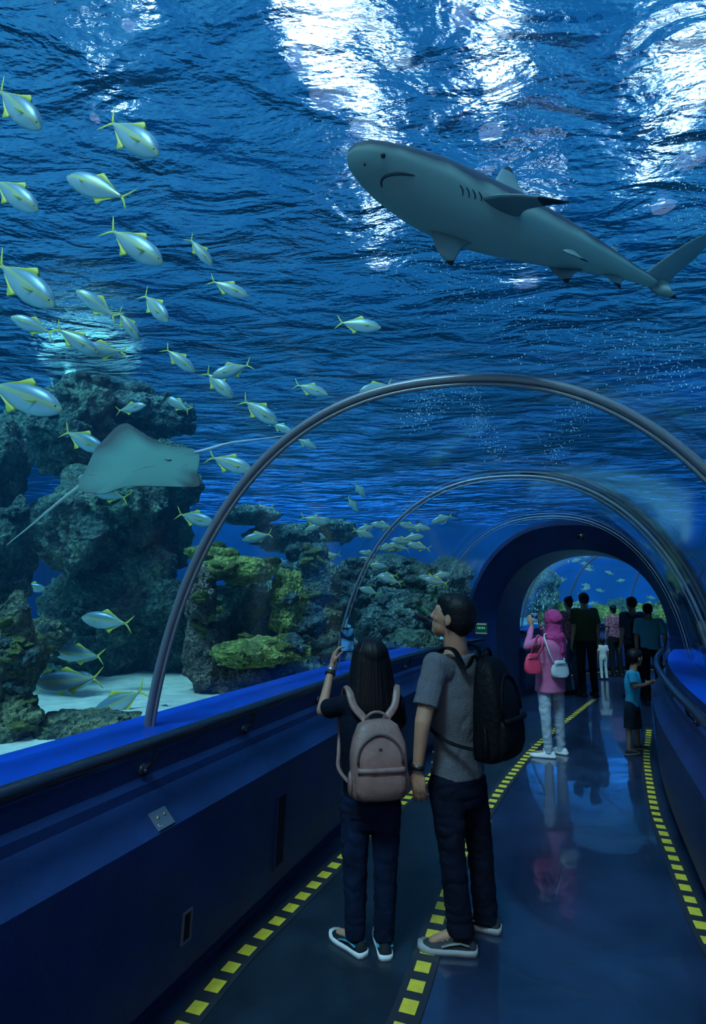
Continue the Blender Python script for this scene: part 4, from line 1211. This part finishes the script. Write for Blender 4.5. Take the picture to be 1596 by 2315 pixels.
def backpack(M, name, label, shell, trim, w, h, d, z0, y0, k, pocket=True, strap_w=.022, shoulder=.105, sh_z=1.44, tuck=.8, lean=0.0, x0=0, logo=True):
    """a rucksack worn on a back at y0, from z0 upward, in the wearer's own space"""
    def sec(t):    # outline half width, depth at height t
        ww = w / 2 * (1 - .40 * max(0, (t - .55) / .45) ** 1.8) * (1 - .10 * max(0, (.15 - t) / .15) ** 2); dd = d * (1 - .50 * max(0, (t - .45) / .55) ** 1.7) * (1 - .18 * max(0, (.12 - t) / .12) ** 2)
        return ww, dd
    def ring(t, n=36, grow=0):
        ww, dd = sec(t); ww += grow; pts = []
        for q in range(n):
            a = 2 * math.pi * q / n; cx, sx = math.cos(a), math.sin(a)
            x = ww * math.copysign(abs(cx) ** .55, cx); y = -dd / 2 + (dd / 2 + grow) * math.copysign(abs(sx) ** .6, sx)
            pts.append(M @ V(x0 + x, y0 + y + lean * t, z0 + h * t))
        return pts
    rg = []
    c0 = ring(0); m0 = sum(c0, Vector()) / len(c0)
    rg.append([m0 + (p - m0) * .55 - V(0, 0, .010) for p in c0]); rg.append([m0 + (p - m0) * .86 - V(0, 0, .004) for p in c0])
    rg += [ring(t) for t in (.015, .05, .12, .2, .3, .4, .5, .6, .7, .78, .86, .92)]
    c1 = ring(.95); m1 = sum(c1, Vector()) / len(c1); 
    rg.append([m1 + (p - m1) * .92 for p in c1]); rg.append([m1 + (p - m1) * .7 + V(0, 0, .03 * h) for p in c1]); rg.append([m1 + (p - m1) * .3 + V(0, 0, .045 * h) for p in c1])
    m = MB(); m.rings(rg); root = m.build(name, shell); wrinkle(root, .004, 14, 4)
    tag(root, label, 'backpack')
    def P(x, y, z): return M @ V(x0 + x, y0 + y + lean * (z - z0) / h, z)
    if pocket:
        pk = []
        for t, g in ((.03, .72), (.06, .84), (.16, .88), (.28, .88), (.36, .84), (.40, .80)):
            ww, dd = sec(t); hw = ww * g; bulge = .038 * (1 - ((t - .2) / .26) ** 2 * .5)
            pts = []
            for q in range(24):
                a = 2 * math.pi * q / 24; cx, sx = math.cos(a), math.sin(a)
                pts.append(P(hw * math.copysign(abs(cx) ** .6, cx), -dd + .01 + (bulge if sx < 0 else .02) * math.copysign(abs(sx) ** .7, sx), z0 + h * t))
            pk.append(pts)
        q = MB(); q.rings(pk); po = q.build('front_pocket', shell, root); wrinkle(po, .003, 18, 9)
        ww, dd = sec(.40)
        q = MB(); q.tube([P(x * ww * .82, -dd - .022 + .012 * abs(x) ** 3, z0 + h * (.41)) for x in np.linspace(-1, 1, 13)], .013, 8, flat=1.0); fl = q.build('pocket_flap', shell, root)
        q = MB(); pts = []
        for a in np.linspace(0, math.pi, 30):
            t = .47 + .36 * math.sin(a) ** .7; ww, dd = sec(t); pts.append(P(math.cos(a) * ww * .78, -dd - .007 + .012 * abs(math.cos(a)) ** 4, z0 + h * t))
        q.tube(pts, .006, 6); q.build('zipper', trim, root)
        if logo:
            ww, dd = sec(.64); q = MB(); q.box((0, 0, 0), (.014, .004, .008)); q.v = [P(v.x, v.y - dd - .003, v.z + z0 + h * .66) for v in q.v]; q.build('badge', trim, root, smooth=False)
        for s in (-1, 1):
            q = MB(); ww, dd = sec(.2); q.ell(P(s * ww * .98, -dd * .5, z0 + h * .20), (.016, .045, h * .17), None, 12, 8); q.build('side_pocket', shell, root)
    ww, dd = sec(.93)
    q = MB(); q.tube([P(x, -dd * .28, z0 + h * (.95 + .13 * math.sin(math.acos(x / .055)))) for x in np.linspace(-.054, .054, 13)], .008, 8); q.build('handle', shell, root)
    for s in (-1, 1):
        pts = catmull([P(s * .035, -.01, z0 + h * .93), P(s * .06, .01, z0 + h * 1.0), M @ V(s * shoulder * .86, -.095 * k, sh_z - .07 * k), M @ V(s * shoulder * 1.02, -.045 * k, sh_z + .012 * k), M @ V(s * shoulder * 1.06, .03 * k, sh_z + .006 * k), M @ V(s * shoulder * 1.1, .115 * k, sh_z - .10 * k), M @ V(s * shoulder * 1.22, .145 * k, sh_z - .25 * k), M @ V(s * shoulder * 1.32, .09 * k, sh_z - .36 * k), M @ V(s * shoulder * 1.40, -.03 * k, sh_z - .42 * k), P(s * w * .40, -.03, z0 + h * .10)], 5)
        q = MB(); n = 8; rgs = []
        for i, p in enumerate(pts):
            t = (pts[min(i + 1, len(pts) - 1)] - pts[max(i - 1, 0)]).normalized(); sd = (M.to_3x3() @ V(1, 0, 0)); sd = (sd - t * sd.dot(t)).normalized(); u = t.cross(sd)
            hw = strap_w * (1 if i < 30 else .5)
            rgs.append([p + sd * hw * math.cos(2 * math.pi * j / n) + u * .007 * math.sin(2 * math.pi * j / n) for j in range(n)])
        q.rings(rgs); q.build('shoulder_strap', shell, root)
    return root

def screen_mat(c, s):
    m = mat('phone_screen_%d' % int(c[0] * 100), (.003, .005, .01), rough=.7, spec=.0); nt = m.node_tree; b = nt.nodes['Principled BSDF']
    n = nt.nodes.new('ShaderNodeTexNoise'); n.inputs['Scale'].default_value = 22
    tc = nt.nodes.new('ShaderNodeTexCoord'); nt.links.new(tc.outputs['Object'], n.inputs['Vector'])
    r = nt.nodes.new('ShaderNodeValToRGB'); e = r.color_ramp.elements; e[0].position = .42; e[0].color = (.001, .006, .02, 1); e[1].position = .66; e[1].color = (*c, 1)
    nt.links.new(n.outputs['Fac'], r.inputs['Fac']); nt.links.new(r.outputs[0], b.inputs['Emission Color']); b.inputs['Emission Strength'].default_value = 1.0
    return m
def phone(c, right, up, label, w=.073, h=.15, screen=(.03, .12, .4), s=1.2):
    r = Vector(right).normalized(); u = Vector(up); u = (u - r * u.dot(r)).normalized(); n = r.cross(u)
    M = Matrix((r, n, u)).transposed().to_4x4(); M.translation = c
    m = MB(); m.box((0, 0, 0), (w, .009, h)); o = m.build('phone', mat('phone_case', (.01, .01, .012), rough=.3), smooth=False); o.matrix_world = M
    bevel(o, .003)
    q = MB(); q.box((0, .0052 if n.y < 0 else -.0052, 0), (w * .9, .001, h * .9)); sm = screen_mat(screen, s); q.build('screen', sm, o, smooth=False)
    tag(o, label, 'phone'); return o

M_NAVY = mat('navy_cotton', (.003, .006, .014), spec=.12, rough=.85, bump=.3, bump_scale=90)
M_JEAN = mat('dark_denim', (.003, .009, .028), spec=.12, rough=.85, noise_amt=.35, noise_scale=12, bump=.3, bump_scale=160)
M_JEAN2 = mat('black_denim', (.0025, .005, .014), spec=.12, rough=.85, noise_amt=.3, noise_scale=10, bump=.3, bump_scale=160)
M_GREY = mat('grey_melange', (.10, .10, .115), spec=.12, rough=.9, noise_amt=.12, noise_scale=150, bump=.3, bump_scale=120)
M_PINKPK = mat('dusty_pink_leather', (.19, .098, .084), rough=.45, noise_amt=.10, noise_scale=14, bump=.25, bump_scale=26)
M_BLKPK = mat('black_nylon', (.003, .0035, .005), spec=.12, rough=.6, bump=.4, bump_scale=40)
M_TRIMD = mat('dark_zip', (.06, .04, .04), rough=.5)
M_SOLE = mat('rubber_sole', (.28, .27, .27), rough=.7)
M_SOLEW = mat('white_sole', (.62, .62, .64), rough=.6)
M_SHOEB = mat('shoe_black', (.012, .016, .02), spec=.12, rough=.7)
M_SHOEG = mat('shoe_charcoal', (.03, .032, .038), spec=.12, rough=.7)
M_TEALA = mat('teal_trim', (.02, .22, .32), rough=.6)
M_GREYA = mat('grey_trim', (.20, .19, .18), rough=.6)
M_STRAPB = mat('watch_strap', (.01, .01, .012), rough=.4)
M_SILVER = mat('watch_metal', (.45, .45, .48), rough=.3, metal=.9)

# --- man in grey, looking up to the left
yaw = R_(52); Mm, W = frame(.54, 3.03, yaw); k = .985
J = scaled(dict(pelvis=W(1036, 1745, 3.06), chest=W(1040, 1600, 3.05), neck=W(1030, 1455, 3.03), head=W(1021, 1398, 3.02),
    shL=W(984, 1504, 2.90), shR=W(1085, 1498, 3.20), elL=W(956, 1632, 2.83), wrL=W(944, 1738, 2.85), elR=W(1088, 1625, 3.31), wrR=W(1030, 1690, 3.38),
    hipL=W(1008, 1775, 2.99), hipR=W(1062, 1772, 3.13), knL=W(1022, 1930, 2.96), knR=W(1086, 1925, 3.15), anL=W(1040, 2092, 2.97), anR=W(1097, 2065, 3.16),
    toeL=(-.50, .9), toeR=(-.25, .95), handL=dict(f=(Mm.inverted().to_3x3() @ V(.06, .05, -1)), palm=(1, .2, 0), side=(0, 1, -.2), curl=.28)), k)
body, Q, Rr = person(J, (.54, 3.03, 0), yaw, k, 'man in grey T-shirt standing with raised chin, wearing a black backpack', vox=.006, shirt=M_GREY, pants=M_JEAN2,
    shoes=(M_SHOEG, M_SOLE, M_GREYA), hair='short', headk=1.1, cuff=.062, head_rot=(R_(16), 0, R_(14)), hem_drop=-.02, slim=1.0)
q = MB(); a = Q['wrL']; dv = (Q['wrL'] - Q['elL']).normalized(); q.tube([a - dv * .022, a - dv * .002], [.034, .033], 20); b_ = q.build('watch_strap', M_STRAPB, body)
backpack(Mm, 'backpack', 'large black backpack on the back of the man in grey', M_BLKPK, M_BLKPK, .28, .475, .165, .885, -.110, k, shoulder=.125, sh_z=1.38, strap_w=.026, lean=-.02, x0=.0, logo=False)

# --- woman with raised phone
yaw = R_(8); Mg, W = frame(.093, 2.99, yaw); k = .875
J = scaled(dict(pelvis=W(838, 1800, 2.99), chest=W(838, 1668, 2.99), neck=W(838, 1566, 2.99), head=W(836, 1492, 3.02),
    shL=W(780, 1592, 2.97), shR=W(893, 1590, 2.99), elL=W(728, 1606, 3.11), wrL=W(750, 1508, 3.24), elR=W(900, 1640, 3.22), wrR=W(832, 1496, 3.33),
    hipL=W(803, 1822, 2.99), hipR=W(872, 1822, 2.99), knL=W(803, 1968, 2.97), knR=W(872, 1968, 2.97), anL=W(803, 2108, 2.98), anR=W(868, 2112, 2.97),
    toeL=(-.55, .85), toeR=(0.05, 1),
    handL=dict(f=(.22, .15, 1), palm=(.9, .1, -.1), side=(.1, -1, .0), curl=.42), handR=dict(f=(-.30, .10, 1), palm=(-.9, .1, 0), side=(0, -1, 0), curl=.45)), k)
bodyg, Qg, Rg = person(J, (.093, 2.99, 0), yaw, k, 'woman in navy T-shirt photographing the reef with a raised phone', vox=.006, shirt=M_NAVY, pants=M_JEAN,
    shoes=(M_SHOEB, M_SOLEW, M_TEALA), hair='long', female=True, headk=1.12, head_rot=(R_(8), 0, R_(10)), slim=.97, hem_drop=.06, leg_w=1.0)
q = MB(); a = Qg['wrL']; dv = (Qg['wrL'] - Qg['elL']).normalized()
q.tube([a - dv * .030, a - dv * .008], [.0275, .0265], 18); q.build('watch_strap', M_SILVER, bodyg)
q = MB(); q.tube([a - dv * .046, a - dv * .036], [.0285, .0285], 18); q.build('bracelet', M_STRAPB, bodyg)
backpack(Mg, 'backpack', 'small dusty pink backpack on the back of the woman in navy', M_PINKPK, M_TRIMD, .265, .345, .125, .735, -.118, k, shoulder=.118, sh_z=1.19, strap_w=.020)
phone(at(785, 1446, 3.27), (1, .1, 0), (0, .12, 1), 'dark phone held up by the woman in navy', w=.078, h=.135, screen=(.02, .16, .42), s=.25)

# --- woman in pink with headscarf
M_PINK = mat('pink_cotton', (.52, .13, .26), spec=.12, rough=.85, bump=.3, bump_scale=60)
M_SCARF = mat('magenta_scarf', (.36, .035, .14), spec=.12, rough=.8, bump=.3, bump_scale=40)
M_PALE = mat('pale_denim', (.38, .43, .52), rough=.85, noise_amt=.12, noise_scale=14)
M_RED = mat('red_leather', (.60, .03, .08), rough=.5)
M_WHITEBAG = mat('white_leather', (.55, .57, .60), rough=.55)
yaw = R_(40); Mh, W = frame(at(1242, 1600, 6.29).x, 6.29, yaw); k = .93
J = scaled(dict(pelvis=W(1243, 1535, 6.31), chest=W(1243, 1478, 6.31), neck=W(1246, 1438, 6.30), head=W(1248, 1404, 6.30),
    shL=W(1214, 1452, 6.16), shR=W(1272, 1452, 6.44), elL=W(1192, 1462, 6.22), wrL=W(1202, 1416, 6.42), elR=W(1245, 1465, 6.69), wrR=W(1222, 1414, 6.54),
    hipL=W(1228, 1545, 6.26), hipR=W(1258, 1545, 6.36), knL=W(1234, 1625, 6.24), knR=W(1264, 1622, 6.37), anL=W(1240, 1697, 6.28), anR=W(1268, 1692, 6.42),
    toeL=(-.5, .85), toeR=(-.2, 1), handL=dict(f=(-.05, .3, 1), palm=(.8, .4, 0), side=(.2, -1, 0), curl=.4), handR=dict(f=(-.1, .3, 1), palm=(-.8, .4, 0), side=(0, -1, 0), curl=.4)), k)
bodyh, Qh, Rh = person(J, (Mh.translation.x, 6.29, 0), yaw, k, 'woman in pink top and magenta headscarf taking a photo, pale jeans and white shoes', vox=.008, shirt=M_PINK, pants=M_PALE,
    shoes=(M_SOLEW, M_SOLEW, None), hair='none', female=True, sleeve='long', headk=1.05, head_rot=(R_(4), 0, R_(10)), slim=1.0, hem_drop=.10, grow=.044, leg_w=.92, cuff=.05)
q = MB(); c = Qh['head']; kk = k * 1.02
q.ell(c + V(0, -.015, .03) * kk, (.098 * kk, .108 * kk, .104 * kk)); q.ell(c + V(0, -.02, -.06) * kk, (.088 * kk, .090 * kk, .10 * kk))
q.rings([[c + V(w * math.cos(t), y + d * math.sin(t), z) * kk for t in [2 * math.pi * j / 24 for j in range(24)]] for z, w, d, y in ((-.04, .08, .07, -.02), (-.12, .10, .09, -.02), (-.18, .15, .11, -.02), (-.24, .12, .08, -.05), (-.33, .07, .04, -.10), (-.40, .03, .02, -.115))])
o = q.build('headscarf', M_SCARF, bodyh); fuse(o, .008, 5)
for v in o.data.vertices:
    if v.co.y > c.y + .055 * kk and v.co.z > c.z - .08 * kk: v.co.y = c.y + .055 * kk
wrinkle(o, .010, 14, 5)
phone(at(1208, 1397, 6.49), (.9, -.3, 0), (0, .1, 1), 'small bright phone held by the woman in pink', w=.08, h=.10, screen=(.06, .26, .6), s=.6)
def handbag(c, w, h, d, mt, label, yaw_, strap=None):
    M = Matrix.Translation(c) @ rotz(yaw_)
    rg = []
    for t, g in ((-.5, .62), (-.46, .82), (-.3, 1), (0, .98), (.25, .82), (.42, .62), (.5, .45)):
        rg.append([M @ V(w / 2 * g * math.copysign(abs(math.cos(a)) ** .7, math.cos(a)), d / 2 * (1 - .7 * (t + .5)) * math.copysign(abs(math.sin(a)) ** .8, math.sin(a)), t * h) for a in [2 * math.pi * j / 20 for j in range(20)]])
    m = MB(); m.rings(rg); o = m.build('handbag', mt); wrinkle(o, .004, 18, 2); tag(o, label, 'handbag')
    if strap:
        m = MB(); m.tube(catmull(strap, 6), .008, 6, flat=1); m.build('bag_strap', mt, o)
    q = MB(); q.tube([M @ V(x * w * .36, -d * .34, h * .32) for x in np.linspace(-1, 1, 5)], .005, 6); q.build('clasp', M_SILVER, o)
    return o
handbag(at(1204, 1500, 6.10), .20, .20, .09, M_RED, 'red handbag hanging at the left hip of the woman in pink', R_(20), [at(1200, 1480, 6.10), at(1208, 1452, 6.06), at(1218, 1436, 6.18), at(1226, 1460, 6.06), at(1212, 1484, 6.08)])
handbag(at(1266, 1512, 6.16), .22, .17, .09, M_WHITEBAG, 'white crossbody bag at the right hip of the woman in pink', R_(20), [at(1252, 1500, 6.12), at(1240, 1470, 6.10), at(1231, 1434, 6.20), at(1262, 1450, 6.34), at(1276, 1494, 6.18)])

# --- boy in turquoise
M_TURQ = mat('turquoise_cotton', (.04, .34, .52), spec=.12, rough=.85, bump=.25, bump_scale=70)
M_SHORT = mat('dark_shorts', (.02, .035, .05), spec=.12, rough=.85)
M_SKIN2 = mat('skin_tan', (.26, .13, .085), rough=.6)
yaw = R_(-78); k = .655; Mb, W = frame(at(1432, 1600, 6.51).x, 6.51, yaw)
J = scaled(dict(pelvis=W(1430, 1585, 6.51), chest=W(1430, 1545, 6.51), neck=W(1431, 1512, 6.51), head=W(1436, 1488, 6.51),
    shL=W(1436, 1524, 6.61), shR=W(1428, 1524, 6.38), elR=W(1434, 1552, 6.34), wrR=W(1458, 1548, 6.34), elL=W(1444, 1552, 6.66), wrL=W(1466, 1545, 6.66),
    hipL=W(1434, 1602, 6.58), hipR=W(1424, 1602, 6.42), knL=W(1440, 1650, 6.60), knR=W(1422, 1652, 6.41), anL=W(1442, 1690, 6.60), anR=W(1422, 1693, 6.38),
    toeL=(.1, 1), toeR=(-.1, 1), handR=dict(f=(-.1, 1, .3), palm=(-1, 0, -.3), side=(0, 0, 1), curl=.5), handL=dict(f=(.1, 1, .3), palm=(1, 0, -.3), side=(0, 0, 1), curl=.5)), k)
person(J, (Mb.translation.x, 6.51, 0), yaw, k, 'boy in turquoise T-shirt and dark shorts facing right by the right wall', vox=.007, skin=M_SKIN2, shirt=M_TURQ, pants=M_SHORT, shorts=True,
    shoes=(M_SHOEG, M_GREYA, None), headk=1.28, head_rot=(R_(-6), 0, 0), slim=1.02, hem_drop=.04)

# --- visitors in and beyond the portal
M_OLIVE = mat('olive_shirt', (.035, .045, .022), spec=.12, rough=.9)
M_BLACK = mat('black_cloth', (.008, .009, .012), spec=.12, rough=.9)
M_DTEAL = mat('dark_teal_cloth', (.012, .05, .075), spec=.12, rough=.9)
M_LTEAL = mat('light_teal_cloth', (.07, .24, .32), spec=.12, rough=.9)
M_MAROON = mat('maroon_print', (.14, .02, .05), spec=.12, rough=.9, color2=(.30, .16, .20), noise_scale=22)
def visitor(px, d, yawd, k, label, shirt, pants, hair='short', J=None, **kw):
    x = at(px, 1400, d).x
    return person(J or {}, (x, d, 0), R_(yawd), k, label, vox=.010, skin=M_SKIN2, shirt=shirt, pants=pants, hair=hair, shoes=kw.pop('shoes', (M_SHOEB, M_SHOEB, None)), **kw)
visitor(1322, 10.05, 4, 1.0, 'man in dark olive shirt standing with back turned in the portal', M_OLIVE, M_BLACK, slim=1.12)
visitor(1287, 10.3, 20, .965, 'dark-haired woman with bun, left of the man in olive', M_MAROON, M_DTEAL, hair='bun', female=True)
visitor(1430, 9.8, 8, .96, 'man in dark teal shirt with a black backpack behind the boy', M_DTEAL, M_BLACK, slim=1.08)
x = at(1430, 1400, 9.8).x; backpack(Matrix.Translation((x, 9.8, 0)) @ rotz(R_(8)), 'backpack', 'black backpack on the man in dark teal behind the boy', M_BLKPK, M_BLKPK, .30, .42, .16, .90, -.11, .96, pocket=True, shoulder=.12, sh_z=1.38, logo=False)
visitor(1466, 9.3, -30, .90, 'slim person in light teal T-shirt at the right side of the portal', M_LTEAL, M_BLACK, J=dict(elR=V(.24, .03, 1.14), wrR=V(.22, .24, 1.0)))
visitor(1387, 12.5, 10, .86, 'person in maroon patterned top at the far railing', M_MAROON, M_BLACK, female=True, hair='bun')
visitor(1358, 12.0, 0, .47, 'small child in white at the far end of the walkway', mat('white_cotton', (.5, .52, .5), rough=.9), mat('white_cotton2', (.42, .45, .45), rough=.9), headk=1.4)

# ------------------------------------------------------------------ fittings on the low wall and the portal
def on_mesh(o, px, row):
    bv = bvh_of(o); c = cam.location.copy(); d = (at(px, row, 1.0) - c).normalized(); h = bv.ray_cast(c, d)
    return h[0], h[1]
M_PLATE = mat('steel_plate', (.20, .22, .25), rough=.35, metal=.5)
def flat_frame(p, n):
    n = n.normalized() * (1 if n.dot(cam.location - p) > 0 else -1)
    r = Vector((0, 0, 1)).cross(n).normalized(); u = n.cross(r)
    M = Matrix((r, u, n)).transposed().to_4x4(); M.translation = p; return M
bpy.context.view_layer.update()
p, n = on_mesh(wl, 364, 1852)
M = flat_frame(p, n)
m = MB(); m.box((0, 0, .004), (.100, .082, .008)); o = m.build('outlet_plate', M_PLATE, smooth=False); o.matrix_world = M; bevel(o, .002)
tag(o, 'small square metal plate with two fittings on the sloping left wall', 'wall plate')
for (x, y, r) in ((-.020, .008, .0075), (.022, .010, .0075)):
    q = MB(); q.tube([V(x, y, .008), V(x, y, .013)], [r, r * .8], 12); q.build('socket', mat('brass', (.6, .36, .2), rough=.35, metal=.7), o)
q = MB(); q.tube([V(-.030 + .010 * math.cos(a), -.020 + .010 * math.sin(a), .009) for a in np.linspace(2.6, 5.6, 8)], .0016, 6); q.build('engraving', mat('engraved', (.5, .5, .5), rough=.5), o)
def slot(px, r0, r1, w, label):
    pa, na = on_mesh(wl, px, r0); pb, nb = on_mesh(wl, px, r1)
    c = (pa + pb) / 2; h = (pa - pb).length; M = flat_frame(c, na)
    f = MB(); t = .008
    for b_ in (((-w / 2, 0, .003), (t, h, .012)), ((w / 2, 0, .003), (t, h, .012)), ((0, h / 2, .003), (w + t, t, .012)), ((0, -h / 2, .003), (w + t, t, .012))): f.box(*b_)
    o = f.build('wall_slot', M_PLATE if h < .2 else M_WALL, smooth=False); o.matrix_world = M
    q = MB(); q.box((0, 0, .0015), (w, h, .003)); q.build('slot_opening', mat('slot_black', (.001, .001, .002), rough=.9), o, smooth=False)
    tag(o, label, 'wall slot')
p, n = on_mesh(wl, 521, 1629)
pp = [(-.04, 0), (-.02, .014), (.0, .010), (.02, .018), (.042, .004), (.02, -.012), (-.015, -.014)]
m = MB(); m.rings([[p + V(x * q, y * q, z) for x, y in pp] for q, z in ((.8, .001), (1, .005), (.9, .012), (.5, .016), (.2, .012))]); o = m.build('added_scrap', mat('scrap_brown', (.42, .26, .16), rough=.7)); tag(o, 'small crumpled brownish scrap added for a reflection-like spot on the blue ledge of the left wall', 'scrap')  # made-up scrap put in for a brownish reflection-like spot on the ledge
slot(632, 1800, 1952, .10, 'tall narrow dark slot in the left wall beside the woman in navy')
slot(420, 2062, 2125, .055, 'short dark framed slot low in the left wall')
# exit sign on the portal's left face
s = 8.2
pc = at(1088, 1421, 8.15); c0 = course(8.0)
M = flat_frame(pc, V(-math.sin(c0[2]), -math.cos(c0[2]), 0))
m = MB(); m.box((0, 0, 0), (.17, .16, .02)); o = m.build('exit_sign', mat('sign_green_dark', (.01, .05, .04), rough=.5), smooth=False); o.matrix_world = M
tag(o, 'small dim green sign on the blue portal wall right of the man in grey', 'sign')
for y, hh, nm, mt in ((.062, .012, 'sign_strip', mat('sign_pale', (.3, .32, .28), emit=(.5, .55, .45), emit_s=.25)), (-.062, .008, 'sign_strip', mat('sign_pale', (.3, .3, .3))), (.008, .028, 'sign_letters', mat('sign_green', (.02, .4, .1), emit=(.05, .6, .18), emit_s=.5))):
    q = MB()
    if nm == 'sign_letters':
        for i, x in enumerate((-.045, -.022, .0, .022, .045)): q.box((x, y, .011), (.013, hh * (.8 + .2 * (i % 2)), .003))
    else: q.box((0, y, .011), (.15, hh, .003))
    q.build(nm, mt, o, smooth=False)
# dome camera over the portal
pc = at(1314, 1216, 8.0)
M = flat_frame(pc, V(-math.sin(c0[2]), -math.cos(c0[2]), 0))
m = MB(); m.tube([pc + V(0, 0, .05), pc + V(0, 0, .0)], [.05, .05], 16); o = m.build('security_camera', mat('cam_black', (.01, .01, .012), rough=.3)); q = MB(); q.ell(pc + V(0, 0, 0), (.04, .04, .045)); q.build('camera_dome', mat('cam_dome', (.02, .02, .025), rough=.1), o)
tag(o, 'small black dome camera at the crown of the portal', 'camera')
